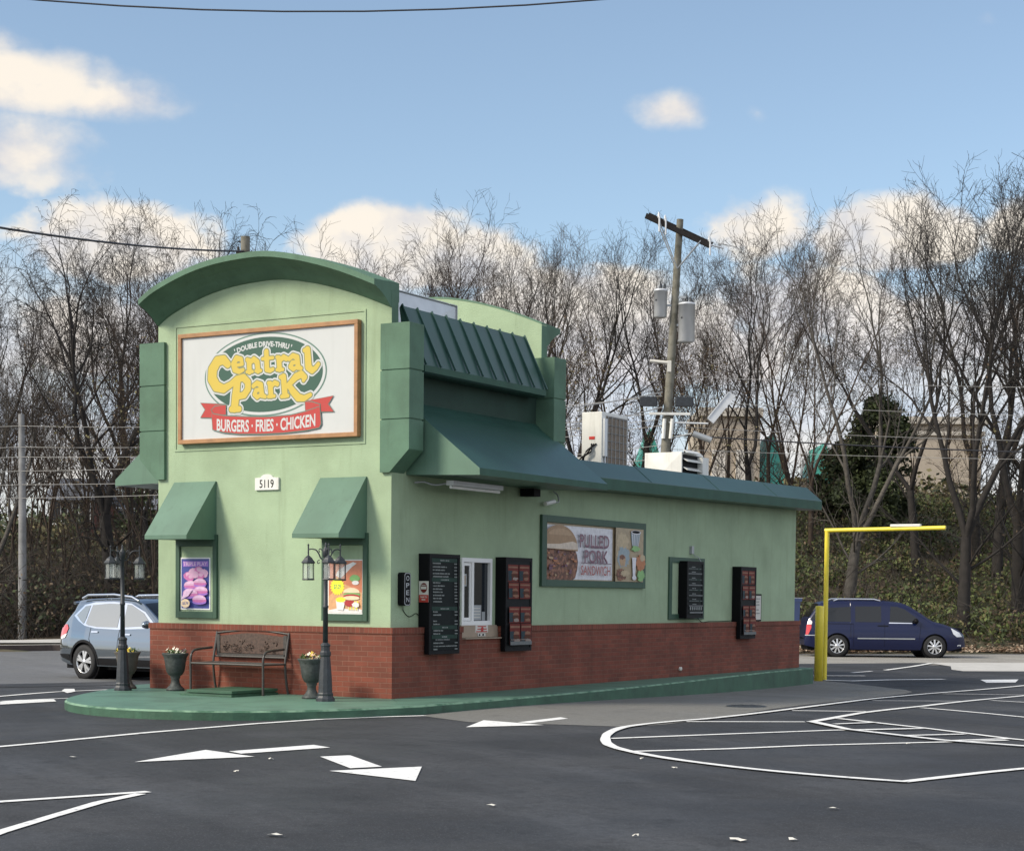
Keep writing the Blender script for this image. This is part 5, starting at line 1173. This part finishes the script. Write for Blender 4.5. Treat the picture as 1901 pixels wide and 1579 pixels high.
# blue minivan, broadside in the far lane
vx=lambda X_:(X_-420)/337.6; vz=lambda Y_:(785-Y_)/337.6
VAN=dict(w=1.98,wb=3.02,wr=.345,sill=.235,belt=1.03,tumble=.20,paint='van_paint',spokes=9,split=(0,),sw=.028,dm=1,mirror=(2.42,1.13),
 top=[(-1.00,.55),(-.985,.80),(-.93,1.05),(-.85,1.22),(-.62,1.52),(-.50,1.66),(-.1,1.725),(.7,1.745),(1.5,1.735),(1.95,1.69),(2.2,1.61),(2.6,1.37),(2.95,1.14),(3.30,1.04),(3.65,.92),(3.88,.80),(4.02,.62),(4.04,.45)],
 plan=[(-1.01,.84),(-.85,.93),(-.4,.985),(0,1),(3.0,1),(3.5,.95),(3.8,.86),(4.0,.70),(4.05,.62)],
 patches=[('window',[(-.38,1.10),(-.30,1.52),(.42,1.56),(.42,1.09)],'car_glass',.004),('window',[(.56,1.09),(.56,1.57),(1.36,1.58),(1.36,1.09)],'car_glass',.004),
  ('window',[(1.62,1.09),(1.66,1.58),(1.86,1.575),(2.10,1.49),(2.50,1.20),(2.52,1.09)],'car_glass',.004),('rear_window_side',[(-.80,1.16),(-.58,1.50),(-.46,1.50),(-.48,1.12)],'car_glass',.004),
  ('door_moulding',[(.62,.565),(2.4,.565),(2.4,.600),(.62,.600)],'grey_metal',.012),('door_handle',[(1.25,.965),(1.58,.965),(1.58,.995),(1.25,.995)],'trim_black',.015),
  ('door_gap',[(.50,.33),(.508,.33),(.508,1.04),(.50,1.04)],'black',.003),('door_gap',[(1.46,.33),(1.468,.33),(1.468,1.05),(1.46,1.05)],'black',.003),('door_gap',[(2.52,.50),(2.528,.50),(2.60,1.05),(2.59,1.05)],'black',.003),('slide_rail',[(-.55,1.02),(.50,1.02),(.50,1.035),(-.55,1.035)],'black',.003),
  ('tail_light',[(-.975,.68),(-.90,.68),(-.80,.90),(-.80,.99),(-.94,.99)],'tail_red',.008),('tail_light_lens',[(-.93,1.0),(-.79,1.0),(-.77,1.08),(-.86,1.19)],'tail_white',.008),('bumper_strip',[(-.99,.655),(-.62,.655),(-.62,.675),(-.99,.675)],'pale_metal',.006),
  ('headlight',[(3.52,.93),(3.80,.79),(3.90,.66),(3.72,.65),(3.60,.74)],'head_clear',.008),('fog_light',[(3.74,.36),(3.86,.36),(3.88,.41),(3.76,.41)],'head_clear',.006),('window_lower_trim',[(1.60,1.055),(2.40,1.055),(2.50,1.075),(1.60,1.085)],'chrome',.005)],  # lamp lenses, and a chrome strip below the front side window
 screens=[('windshield',2.08,2.98),('rear_window',-.86,-.56)],
 rods=[('roof_rail',[(-.10,.70,1.74),(.05,.70,1.80),(1.15,.70,1.80),(1.35,.70,1.75)],.022,'chrome')])
lv=S(10.12-.0,56.4,g_(56)+.004)
rzv=math.atan2(AX.y,AX.x)+D2R(-1)
car('minivan','dark blue minivan with a silver roof rail on the road behind the yellow pole',VAN,lv,rzv)
SUV=dict(w=1.84,wb=2.70,wr=.355,sill=.28,belt=1.06,tumble=.22,paint='suv_paint',spokes=5,split=(-.20,.20),sw=.030,mirror=(1.95,1.15),
 top=[(-.94,.52),(-.95,.72),(-.90,.95),(-.83,1.10),(-.62,1.34),(-.47,1.50),(-.66,1.555),(-.2,1.64),(.6,1.675),(1.1,1.66),(1.5,1.58),(2.0,1.30),(2.32,1.10),(2.8,1.02),(3.2,.92),(3.5,.78),(3.66,.60),(3.68,.42)],
 plan=[(-.96,.80),(-.80,.90),(-.5,.965),(0,1),(2.7,1),(3.2,.93),(3.5,.82),(3.7,.6)],
 patches=[('chrome_trim',[(-.47,1.30),(-.18,1.53),(.15,1.585),(.7,1.60),(1.25,1.57),(1.72,1.40),(2.12,1.13),(2.12,1.08),(1.0,1.035),(.3,1.05),(-.05,1.10),(-.28,1.19)],'chrome',.004),
  ('window',[(-.38,1.31),(-.14,1.50),(.02,1.52),(-.06,1.20),(-.10,1.14),(-.22,1.20)],'suv_glass',.008),('window',[(.08,1.525),(.6,1.565),(.98,1.555),(.98,1.08),(.35,1.08),(.06,1.11),(-.02,1.14)],'suv_glass',.008),
  ('window',[(1.14,1.55),(1.28,1.54),(1.68,1.38),(2.02,1.13),(1.14,1.085)],'suv_glass',.008),
  ('wheel_arch_trim',[(.46*math.cos(D2R(a)),.355+.46*math.sin(D2R(a))) for a in range(-8,189,12)]+[(.408*math.cos(D2R(a)),.355+.408*math.sin(D2R(a))) for a in range(188,-9,-12)],'trim_black',.006),
  ('wheel_arch_trim',[(2.7+.46*math.cos(D2R(a)),.355+.46*math.sin(D2R(a))) for a in range(-8,189,12)]+[(2.7+.408*math.cos(D2R(a)),.355+.408*math.sin(D2R(a))) for a in range(188,-9,-12)],'trim_black',.006),
  ('sill_trim',[(.47,.30),(2.24,.30),(2.24,.44),(.47,.44)],'trim_black',.008),('door_chrome',[(.47,.45),(2.24,.50),(2.24,.535),(.50,.475)],'chrome',.008),('bumper_lower',[(-.94,.50),(-.46,.50),(-.46,.36),(-.85,.44)],'trim_black',.006),
  ('tail_light',[(-.92,.86),(-.84,.84),(-.62,.94),(-.58,1.04),(-.66,1.12),(-.84,1.10)],'tail_red',.012),('tail_light_lens',[(-.91,.85),(-.84,.80),(-.66,.84),(-.60,.93),(-.84,.88)],'tail_white',.012),
  ('door_handle',[(.22,.965),(.42,.965),(.42,.995),(.22,.995)],'chrome',.02),('door_handle',[(1.22,.93),(1.42,.93),(1.42,.96),(1.22,.96)],'chrome',.02),
  ('door_gap',[(1.04,.44),(1.048,.44),(1.07,1.06),(1.06,1.06)],'black',.003),('door_gap',[(.16,.82),(.30,.62),(.308,.62),(.17,.83),(.17,1.08),(.16,1.08)],'black',.003)],
 screens=[('windshield',1.55,2.28),('rear_window',-.80,-.52)],
 rods=[('roof_rail',[(-.28,.68,1.66),(-.10,.68,1.73),(.7,.68,1.745),(1.25,.68,1.70),(1.45,.68,1.62)],.026,'chrome'),('spoiler',[(-.62,.0,1.585),(-.60,.45,1.575),(-.54,.68,1.56)],.035,'suv_paint')])
ls=S(-8.86,36.75,-.355); rzs=math.atan2(AX.y,AX.x)-D2R(37)
ls=ls+Matrix.Rotation(rzs,3,'Z')@Vector((0,SUV['w']/2,0))
car('suv','dark blue metallic SUV with silver roof rails behind the left lamp post',SUV,ls,rzs)
# ------------------------------------------------------------ bare trees
def seg_mesh(segs,n):
    """segs: array (k,8) p0 p1 r0 r1 -> prism quads"""
    s=np.array(segs,dtype=np.float64); P0=s[:,0:3];P1=s[:,3:6];r0=s[:,6];r1=s[:,7]
    d=P1-P0; L_=np.linalg.norm(d,axis=1,keepdims=True)+1e-9; d/=L_
    ref=np.where(np.abs(d[:,2:3])<.9,np.array([[0,0,1.]]),np.array([[1.,0,0]])); a=np.cross(d,ref); a/=np.linalg.norm(a,axis=1,keepdims=True)+1e-9; b=np.cross(d,a)
    V=np.empty((len(s),2*n,3))
    for k in range(n):
        w_=2*math.pi*k/n; o=math.cos(w_)*a+math.sin(w_)*b
        V[:,k]=P0+o*r0[:,None]; V[:,n+k]=P1+o*r1[:,None]
    base=(np.arange(len(s))*2*n)[:,None]; F=[]
    for k in range(n): F.append(np.concatenate([base+k,base+(k+1)%n,base+n+(k+1)%n,base+n+k],1))
    return V.reshape(-1,3),np.concatenate(F,0)
def grow_tree(seed,H,trunk_h,r,nl=3,spread=.45,twig=.011,droop=0.,lean=(0,0),dens=1.,wig=.10,up=.06,leafy=0):
    rnd=random.Random(seed); big=[];small=[];tips=[]
    def path(p,d,L_,r0,r1,n,up_,wig_,out):
        pts=[(p,r0)]
        for i in range(n):
            d=(d+Vector((rnd.gauss(0,wig_),rnd.gauss(0,wig_),rnd.gauss(0,wig_*.5)+up_))).normalized(); q=p+d*(L_/n); rr=r0+(r1-r0)*(i+1)/n
            out.append((*p,*q,r0+(r1-r0)*i/n,rr)); p=q; pts.append((p,rr))
        return pts,d
    def side(d,ang):
        o=d.orthogonal().normalized(); o=Matrix.Rotation(rnd.uniform(0,6.283),3,d)@o; return (d*math.cos(ang)+o*math.sin(ang)).normalized()
    def rec(p,d,L_,r0,lev):
        if lev>=5 or r0<twig*.75 and lev>3: return
        n=6 if lev<2 else (4 if lev<4 else 3); out=big if lev<2 else small
        u=up*(1.3 if lev<3 else .8)-droop*(lev>=3)*.32
        pts,dd=path(p,d,L_,r0,max(twig*.55,r0*.38),n,u,wig*(1+.25*lev),out)
        kids={0:4,1:4,2:4,3:3,4:0}[lev]; kids=int(kids*dens+rnd.random()) if kids else 0
        if lev>=3: tips.append(pts[-1][0])
        for k in range(kids):
            f=.30+.70*(k+rnd.random())/max(kids,1); i=min(int(f*n),n-1); (a,ra),(b,rb)=pts[i],pts[i+1]; q=a.lerp(b,f*n-i); rr=ra+(rb-ra)*(f*n-i)
            rec(q,side(dd if f>.8 else (b-a).normalized(),rnd.uniform(.32,.75)*(1+.1*lev)),L_*rnd.uniform(.42,.68)*(1.15-.45*f),max(twig*.8,rr*rnd.uniform(.52,.70)),lev+1)
        if lev<3:
            for _ in range(2): rec(pts[-1][0],side(dd,rnd.uniform(.12,.38)),L_*.55,pts[-1][1]*.95,lev+1)
    d0=Vector((lean[0],lean[1],1)).normalized(); tr=[]
    pts,dd=path(Vector((0,0,-.3)),d0,trunk_h+.3,r*1.15,r*.78,6,.03,.035,tr)
    for k in range(nl):
        a=2*math.pi*k/nl+rnd.uniform(-.5,.5); s_=rnd.uniform(.45,1.)*spread; d=(dd+Vector((math.cos(a)*s_,math.sin(a)*s_,0))).normalized()
        rec(pts[-1][0],d,(H-trunk_h)*rnd.uniform(.62,.80),r*.78*rnd.uniform(.66,.86),0)
    for k in range(int(4*dens)): 
        i=rnd.randrange(3,6); rec(pts[i][0],side(dd,rnd.uniform(.6,1.0)),(H-trunk_h)*rnd.uniform(.2,.35),r*.28,2)
    return tr,big,small,tips
TOPS=[]
def tree_proto(seed,mk,label,leaf=None,**kw):
    tr,big,small,tips=grow_tree(seed,**kw)
    TOPS.append(max(p[2] for p in tips))
    t=bpy.data.objects.new('bare_tree',None); COL.objects.link(t); tag(t,label,'tree','bare trees beyond the road')
    V,F=seg_mesh(tr,9); V2,F2=seg_mesh(big,5); Va=np.concatenate([V,V2]); Fa=np.concatenate([F,F2+len(V)]); npmesh('trunk',Va,Fa,np.zeros(len(Fa)),[mk],t,True)
    V,F=seg_mesh(small,3); MI=np.zeros(len(F)); mats=[mk]
    if leaf:
        rnd=np.random.default_rng(seed); T=np.array([tuple(p) for p in tips]); n=leaf[0]; c=T[rnd.integers(0,len(T),n)]
        c=c[c[:,2]<kw['H']*leaf[2]] if leaf[2]<1 else c; n=len(c); c=c+rnd.normal(0,.16,(n,3)); s_=rnd.uniform(.03,.085,n)[:,None]
        u=rnd.normal(0,1,(n,3));u/=np.linalg.norm(u,axis=1,keepdims=True); v=np.cross(u,rnd.normal(0,1,(n,3)));v/=np.linalg.norm(v,axis=1,keepdims=True)
        Q=np.stack([c-u*s_,c+v*s_*.6,c+u*s_,c-v*s_*.6],1).reshape(-1,3); Fq=(np.arange(n)*4)[:,None]+np.arange(4); 
        MI=np.concatenate([MI,rnd.integers(1,3,n)]); mats=[mk]+leaf[1]; F=np.concatenate([F,Fq+len(V)]); V=np.concatenate([V,Q])
    npmesh('crown',V,F,MI,mats,t)
    return t
PR=[
 tree_proto(1,'bark','',H=16,trunk_h=4.2,r=.30,nl=3,spread=.50,leaf=(700,['leaf_brown','leaf_dark'],.75)),
 tree_proto(2,'bark_brown','',H=15,trunk_h=3.0,r=.22,nl=4,spread=.42,leaf=(900,['leaf_brown','leaf_rust'],.7)),
 tree_proto(3,'bark','',H=17,trunk_h=6.0,r=.26,nl=3,spread=.36,dens=1.05,leaf=(500,['leaf_dark','leaf_brown'],.8)),
 tree_proto(4,'bark_brown','',H=13,trunk_h=2.0,r=.17,nl=4,spread=.50,leaf=(1100,['leaf_brown','leaf_dry'],.8)),
 tree_proto(5,'bark','',H=16,trunk_h=5.0,r=.24,nl=2,spread=.55,wig=.13,leaf=(600,['leaf_brown','leaf_olive'],.7)),
 tree_proto(6,'bark','',H=16,trunk_h=5.2,r=.33,nl=3,spread=.60,droop=.9,wig=.15,lean=(-.10,0),dens=1.15,leaf=(900,['leaf_dark','leaf_brown'],.8)),
 tree_proto(7,'bark_brown','',H=14,trunk_h=4.5,r=.15,nl=3,spread=.30,dens=.9,leaf=(500,['leaf_rust','leaf_brown'],.8)),
 tree_proto(8,'bark_grey','',H=17,trunk_h=3.4,r=.34,nl=3,spread=.42,leaf=(700,['leaf_dark','leaf_brown'],.7))]
HP=TOPS[:8]
TREES=[ # bearing, distance, height of the tip above the horizon line, kind
 (215,62.5,385,5),(20,66,600,1),(90,70,560,6),(122,63,720,6),(252,66,500,3),(282,73,440,4),(352,80,420,2),(-35,61,470,7),(60,78,640,3),(240,86,400,2),(320,90,405,6),(160,75,560,1),(-60,72,420,0),
 (430,78,480,1),(520,84,500,3),(600,84,470,1),(680,80,450,6),(745,78,410,0),(815,82,375,4),(880,78,395,1),(925,86,400,2),(965,78,450,3),(1015,80,420,7),(1065,76,390,0),(1125,84,425,6),(1180,77,430,2),
 (1240,82,520,3),(1300,75,500,1),(1345,82,440,6),(1385,74,385,4),(1420,79,400,6),(1465,84,440,3),(1500,72,405,6),(1572,66,350,7),(1700,72,345,4),(1788,64,262,0),(1808,75,300,2),(1848,71,232,2),(1885,66,235,0),(1925,72,270,4),(1960,64,360,1),(2040,70,300,0),
 (-120,66,450,4),(2120,72,330,2)]
def where(px,d,h):
    L_=[('rightmost' if px>1850 else ''),]
    return None
LAB=["drooping tree with a dark forked trunk just left of the building","slim tree at the far left behind the grey pole","thin tree right of the grey pole at the left","small thin tree right of the grey pole, near the sidewalk",
"short tree with a straight trunk left of the building's window awning","tall tree hugging the left edge of the building","tree rising behind the left half of the arched parapet","tree cut by the left edge of the view beside the sidewalk","low tree behind the left roadside thicket","tall pale thin tree top above the cable on the left","tall thin tree top just left of the arched parapet","tree behind the drooping tree at the left","tree wholly beyond the left edge behind the sidewalk",
"tree hidden behind the wide white sign, top by the arched roof","tree behind the peak of the arched parapet","tree top just right of the arched parapet peak","slim tree behind the right end of the arched parapet","tall tree above the sheet metal duct","tallest tree behind the standing seam roof","bushy tree behind the rear arched parapet","tall tree above the rear arched parapet's peak","low tree behind the right end of the rear parapet","grey tree right of the rear parapet","tall tree above the condenser unit","slim tree between the condenser unit and the transformer pole","tree left of the transformer pole's crossarm",
"low tree directly behind the transformer pole","tree just right of the transformers","slim tree right of the transformer pole's crossarm tip","tree over the far end of the low roof","tallest slim tree over the far end of the low roof","thin tree behind the far corner of the low roof","slim tree just left of the yellow pole","thick grey trunked tree behind the minivan's roof","tree in front of the tan hotel block's left half","large dark forked tree right of the minivan on the bank","tall tree behind the large dark forked tree","tall tree right of the tan hotel block","large tree near the right edge of the view","tree cut by the right edge of the view","small tree beyond the right edge","tree outside the view to the right","tree outside the view to the left","farthest tree outside the view to the right"]
used=set()
for i,(px,d,h,k) in enumerate(TREES):
    a=(px-950)/3308*d; z=terr(a,d); h=1.43+(1110-h)/3308*d-z; sc=h/HP[k]; sxy=min(1.15,sc)*random.uniform(.90,1.05)
    rz=random.uniform(0,6.28) if k!=5 else .4
    if k in used: copy_tree(PR[k],S(a,d,z),rz,LAB[i],None,(sxy,sxy,sc))
    else: o=PR[k]; o.location=S(a,d,z); o.rotation_euler=(0,0,rz); o.scale=(sxy,sxy,sc); o['label']=LAB[i]; used.add(k)
for k in range(8):
    if k not in used:
        for c in list(PR[k].children): bpy.data.objects.remove(c)
        bpy.data.objects.remove(PR[k])
# second ranks of slim saplings: fill the wood between the tall trees
def saplings():
    rnd=random.Random(21); protos=[]
    for s_ in range(3):
        t=tree_proto(40+s_,'bark_brown' if s_ else 'bark','slim bare sapling',H=9,trunk_h=1.6+s_*.5,r=.07,nl=3,spread=.38,dens=.72,leaf=(500,['leaf_brown','leaf_olive'],1.2)); t.name='sapling'; protos.append(t)
        tag(t,'slim bare sapling in the thicket beyond the road','sapling','bare saplings filling the wood beyond the road')
    n=0
    for i in range(26):
        px=-40+ (i+rnd.random())*2000/26; d=rnd.uniform(60.5,82); a=(px-950)/3308*d
        if d<far_edge(a)+3: d=far_edge(a)+3+rnd.uniform(0,6); a=(px-950)/3308*d
        z=terr(a,d); k=n%3; sc=rnd.uniform(.5,.85)
        if n<3: o=protos[k]; o.location=S(a,d,z); o.scale=(sc,sc,sc); o.rotation_euler=(0,0,rnd.uniform(0,6))
        else: copy_tree(protos[k],S(a,d,z),rnd.uniform(0,6.28),None,None,(sc,sc,sc))
        n+=1
saplings()
# ------------------------------------------------------------ dark evergreen
def leafball(cs,n,size,seed,mats,wts=None):
    """leaf quads in shells round clump centres cs: (x,y,z,rx,rz)"""
    rnd=np.random.default_rng(seed); cs=np.array(cs); idx=rnd.integers(0,len(cs),n); c=cs[idx]
    u=rnd.normal(0,1,(n,3)); u/=np.linalg.norm(u,axis=1,keepdims=True); r=rnd.uniform(.55,1.08,n)[:,None]
    P=c[:,:3]+u*r*np.stack([c[:,3],c[:,3],c[:,4]],1); P[:,2]=np.maximum(P[:,2],c[:,2]-c[:,4]*.6)
    s_=rnd.uniform(size*.5,size,n)[:,None]; a=rnd.normal(0,1,(n,3)); a/=np.linalg.norm(a,axis=1,keepdims=True); b=np.cross(a,rnd.normal(0,1,(n,3))); b/=np.linalg.norm(b,axis=1,keepdims=True)
    V=np.stack([P-a*s_,P+b*s_*.55,P+a*s_,P-b*s_*.55],1).reshape(-1,3); F=(np.arange(n)*4)[:,None]+np.arange(4)
    clump=rnd.integers(0,len(mats),len(cs)); MI=np.where(rnd.random(n)<.6,clump[idx],rnd.integers(0,len(mats),n))
    return V,F,MI
def evergreen(px,d,h,w_,label,seed):
    a=(px-950)/3308*d; z=terr(a,d); p=S(a,d,z); t=thing('evergreen_tree',p,label,'tree')
    g=G(); g.tube([p,p+Vector((.1,0,h*.5)),p+Vector((0,.1,h*.9))],[.16,.10,.03],8); g.build('trunk','bark',t,uv=False)
    rnd=random.Random(seed); cs=[]
    for i in range(60):
        f=rnd.random()**.8; zz=h*(.18+.80*f); r=w_*(max(0,1-f**2.2))**.6*(.72+.28*min(1,f*3))+.1; an=rnd.uniform(0,6.28); q=r*rnd.uniform(.4,1.)
        cs.append((q*math.cos(an),q*math.sin(an),zz,rnd.uniform(.35,.7),rnd.uniform(.35,.65)))
    V,F,MI=leafball(cs,16000,.13,seed,['leaf_dark','leaf_dark','leaf_mid']); npmesh('crown',V,F,MI,['leaf_dark','leaf_dark','leaf_mid'],t)
evergreen(1622,76,6.2,1.75,'dark dense evergreen standing among the bare trees right of the low roof',3)
evergreen(1560,80,3.6,1.3,'smaller dark evergreen just left of the tall dense one',5)
evergreen(300,84,7.5,1.7,'dark evergreen mass behind the left edge of the arched parapet',9)
# ------------------------------------------------------------ undergrowth on the bank
def undergrowth():
    rnd=random.Random(5); cs=[];ms=[]
    mats=['leaf_dark','leaf_mid','leaf_green','leaf_olive','leaf_brown','leaf_dry','leaf_dark','leaf_brown','bark']
    for i in range(1500):
        px=rnd.uniform(-120,2050); t=rnd.uniform(0,1)**1.1*24+2.2; d0=60
        for _ in range(3): a=(px-950)/3308*d0; d0=far_edge(a)+t
        d=d0; z=terr(a,d); left=px<900
        if left: 
            if t<6.5: continue
            r=rnd.uniform(.5,1.3); h=rnd.uniform(.5,1.5); z+=rnd.uniform(0,.9)
        else: r=rnd.uniform(.35,1.0); h=rnd.uniform(.25,.75); z+=rnd.uniform(-.1,.35)
        p=S(a,d,z); cs.append((p.x,p.y,p.z+h*.4,r,h))
    V,F,MI=leafball(cs,150000,.11,77,mats[:8])
    Pc=V[::4]-np.array([O.x,O.y,0]); aa=Pc[:,0]*AX.x+Pc[:,1]*AX.y; dd=Pc[:,0]*DX.x+Pc[:,1]*DX.y; right=(aa/dd*3308+950)>1450
    rg=np.random.default_rng(3); n=len(MI); # green ivy to the right, brown brush elsewhere
    MI=np.where(right&(rg.random(n)<.6),rg.choice([1,2,2,3],n),MI); MI=np.where(~right&(rg.random(n)<.8),rg.choice([0,4,0,8],n),MI); keep=right|(rg.random(n)<.55); MI=MI[keep]; V=V.reshape(-1,4,3)[keep].reshape(-1,3); F=F[:len(MI)]
    o=npmesh('undergrowth',V,F,MI,mats); tag(o,kind='stuff'); tag(o,'tangled green and brown undergrowth covering the bank beyond the road','undergrowth')
    # bare brambles
    segs=[]
    for i in range(7500):
        px=rnd.uniform(-100,2030) if i<4200 else rnd.uniform(-100,900); t=rnd.uniform(1.6,20); d=60
        for _ in range(2): a=(px-950)/3308*d; d=far_edge(a)+t
        if px<900 and t<6.5: t+=6; d+=6
        z=terr(a,d); p=S(a,d,z); dr=Vector((rnd.gauss(0,.35),rnd.gauss(0,.35),1)).normalized(); L_=rnd.uniform(.8,3.4)*(1.2 if px<900 else .8); r=rnd.uniform(.006,.018)
        for k in range(4):
            dr=(dr+Vector((rnd.gauss(0,.28),rnd.gauss(0,.28),rnd.gauss(-.10,.16)))).normalized(); q=p+dr*L_/4; segs.append((*p,*q,r*(1-.2*k),r*(.8-.2*k))); 
            if k and rnd.random()<.8:
                e=(dr+Vector((rnd.gauss(0,.7),rnd.gauss(0,.7),rnd.gauss(0,.5)))).normalized(); segs.append((*q,*(q+e*L_*.22),r*.5,r*.2))
            p=q
    V,F=seg_mesh(segs,3); o=npmesh('brambles',V,F,RNG.integers(0,3,len(F))//1,['bark','bark_brown','bark_grey']); tag(o,'tangle of bare brambles and stems on the bank','brambles',kind='stuff')
    # fallen leaves along the far road edge
    n=9000; px=RNG.uniform(850,2050,n); tt=np.abs(RNG.normal(0,1.1,n))+.02; V=[];
    for i in range(n):
        d=60.
        for _ in range(2): a=(px[i]-950)/3308*d; d=far_edge(a)+tt[i]
        z=terr(a,d)+.012+random.random()*.03; p=S(a,d,z); s_=random.uniform(.03,.08); an=random.uniform(0,6.28); u=Vector((math.cos(an),math.sin(an),random.uniform(-.4,.6)))*s_; v=Vector((-math.sin(an),math.cos(an),random.uniform(-.4,.6)))*s_*.7
        V+= [tuple(p-u),tuple(p+v),tuple(p+u),tuple(p-v)]
    F=(np.arange(n)*4)[:,None]+np.arange(4); o=npmesh('fallen_leaves',np.array(V),F,RNG.integers(0,3,n),['litter','leaf_dry','litter_pale']); tag(o,'brown fallen leaves along the far edge of the road','fallen leaves',kind='stuff')
undergrowth()
# distant wood behind everything
def far_wood():
    rnd=random.Random(9); segs=[]
    for i in range(90):
        px=rnd.uniform(-150,2100); d=rnd.uniform(95,125); a=(px-950)/3308*d
        if 1230<px<1840 and d>100: continue
        z=terr(a,d); p=S(a,d,z); h=rnd.uniform(3,6); dr=Vector((rnd.gauss(0,.06),rnd.gauss(0,.06),1)).normalized(); r=rnd.uniform(.06,.13)
        for k in range(6):
            q=p+dr*h/6; segs.append((*p,*q,r*(1-k*.15),r*(.85-k*.15)))
            if k>1:
                for _ in range(7):
                    e=(dr+Vector((rnd.gauss(0,.5),rnd.gauss(0,.5),rnd.uniform(0,.3)))).normalized(); L_=h*rnd.uniform(.10,.24); m_=q+e*L_*.5; e2=(e+Vector((rnd.gauss(0,.3),rnd.gauss(0,.3),.25))).normalized(); segs.append((*q,*m_,r*.3,r*.2)); segs.append((*m_,*(m_+e2*L_*.6),r*.2,.012))
            dr=(dr+Vector((rnd.gauss(0,.08),rnd.gauss(0,.08),.05))).normalized(); p=q
    V,F=seg_mesh(segs,3); o=npmesh('distant_wood',V,F,np.zeros(len(F)),['bark_brown']); tag(o,'distant bare woodland reading as one brown mass behind the nearer trees','woodland',kind='stuff')
    cs=[]
    for i in range(330):
        px=rnd.uniform(-150,2100); d=rnd.uniform(84,120); a=(px-950)/3308*d; z=terr(a,d); p=S(a,d,z); left=px<700
        if 1230<px<1840 and d>95: continue
        cs.append((p.x,p.y,p.z+rnd.uniform(0,1.6 if left else 1.0),rnd.uniform(.8,1.8),rnd.uniform(.6,1.5)))
    m=['leaf_dark','leaf_brown','leaf_olive','leaf_mid']; V,F,MI=leafball(cs,50000,.22,5,m); o=npmesh('distant_brush',V,F,MI,m); tag(o,'distant brush under the far woodland','brush',kind='stuff')
far_wood()
# ------------------------------------------------------------ distant buildings
def hotel():
    d=128; P=lambda px,py,dd=0:(px-950)/3308*(d+dd)
    t=thing('hotel',S(20,d,5),'tan flat roofed hotel with teal gables on the hill behind the bare trees','building')
    LOC[t.name]=Vector(t.location)
    def blk(g,p0,p1,z0,z1,dd0,dd1,mi=0):
        a0,a1=P(p0,0),P(p1,0); q=[S(a0,d+dd0,z0),S(a1,d+dd0,z0),S(a1,d+dd1,z0),S(a0,d+dd1,z0)]; g.extr(q,(0,0,z1-z0),mi)
    g=G(); blk(g,1636,1812,3,14.0,0,12); blk(g,1300,1410,3,14.6,2,12); blk(g,1410,1640,3,10.5,6,12); blk(g,1170,1300,3,10.8,8,14); g.build('wall','hotel',t,uv=False)
    g=G(); blk(g,1630,1822,14.0,14.5,-.4,12.4); blk(g,1634,1817,13.2,13.5,-.2,12.2); blk(g,1296,1414,14.6,15.2,1.6,12.4); g.build('cornice','hotel_trim',t,uv=False)
    g=G(); blk(g,1300,1405,4.5,8.6,1.8,2.0); g.build('pale_wall_panel','hotel_pale',t,uv=False)
    for q_ in ((1415,1480,5,10.0,5.7,6.0),(1180,1260,5,9.8,7.7,8.0),(1320,1345,9.2,12.2,1.8,2.0),(1365,1390,9.2,12.2,1.8,2.0)): g=G(); blk(g,*q_); g.build('pale_wall_panel','hotel_pale',t,uv=False)
    g=G()
    for p0,p1,z0,z1 in ((1174,1240,10.3,13.8),(1412,1470,10.3,13.6),(1516,1560,10.2,12.9)):
        a0,a1=P(p0,0),P(p1,0); q=[S(a0,d+3,z0),S(a1,d+3,z0),S((a0+a1)/2,d+3,z1)]; g.extr(q,DX*7)
        q=[S(a0+.4,d+2.8,z0-4),S(a1-.4,d+2.8,z0-4),S(a1-.4,d+2.8,z0),S(a0+.4,d+2.8,z0)]; g.extr(q,DX*.3)
    g.build('roof','teal',t,uv=False)
hotel()
def house(px0,px1,zb,zh,d,roof,wallm,label,roofm='house_roof'):
    a0,a1=(px0-950)/3308*d,(px1-950)/3308*d; t=thing('house',S((a0+a1)/2,d,zb),label,'house'); 
    g=G(); g.extr([S(a0,d,zb-2),S(a1,d,zb-2),S(a1,d,zb+zh),S(a0,d,zb+zh)],DX*7); g.build('wall',wallm,t,uv=False)
    g=G(); e=.5; g.extr([S(a0-e,d-e,zb+zh),S(a0-e,d+3.5,zb+zh+roof),S(a0-e,d+7+e,zb+zh)],AX*(a1-a0+2*e)); g.build('roof',roofm,t,uv=False)
    for k in range(3):
        a=a0+(a1-a0)*(.2+.3*k); g=G(); g.extr([S(a-.5,d-.06,zb+.9),S(a+.5,d-.06,zb+.9),S(a+.5,d-.06,zb+2.1),S(a-.5,d-.06,zb+2.1)],DX*.05); w_=g.build('window','black_gloss',t,uv=False)
        g=G(); 
        for s_ in (-.56,.5): g.extr([S(a+s_,d-.09,zb+.82),S(a+s_+.06,d-.09,zb+.82),S(a+s_+.06,d-.09,zb+2.18),S(a+s_,d-.09,zb+2.18)],DX*.05)
        for z0 in (zb+.76,zb+2.12): g.extr([S(a-.58,d-.095,z0),S(a+.58,d-.095,z0),S(a+.58,d-.095,z0+.1),S(a-.58,d-.095,z0+.1)],DX*.06)
        g.build('window_frame','house_white',w_,uv=False)
house(95,165,4.6,2.2,105,1.5,'house_brick','red brick house with a grey roof seen through the left trees')
house(185,275,4.4,1.9,112,1.5,'house_white','white house with a grey roof seen through the trees left of the lamp lanterns')
house(140,215,8.0,1.2,150,1.6,'house_white','pale roofed house higher up behind the left trees','pale_roof')
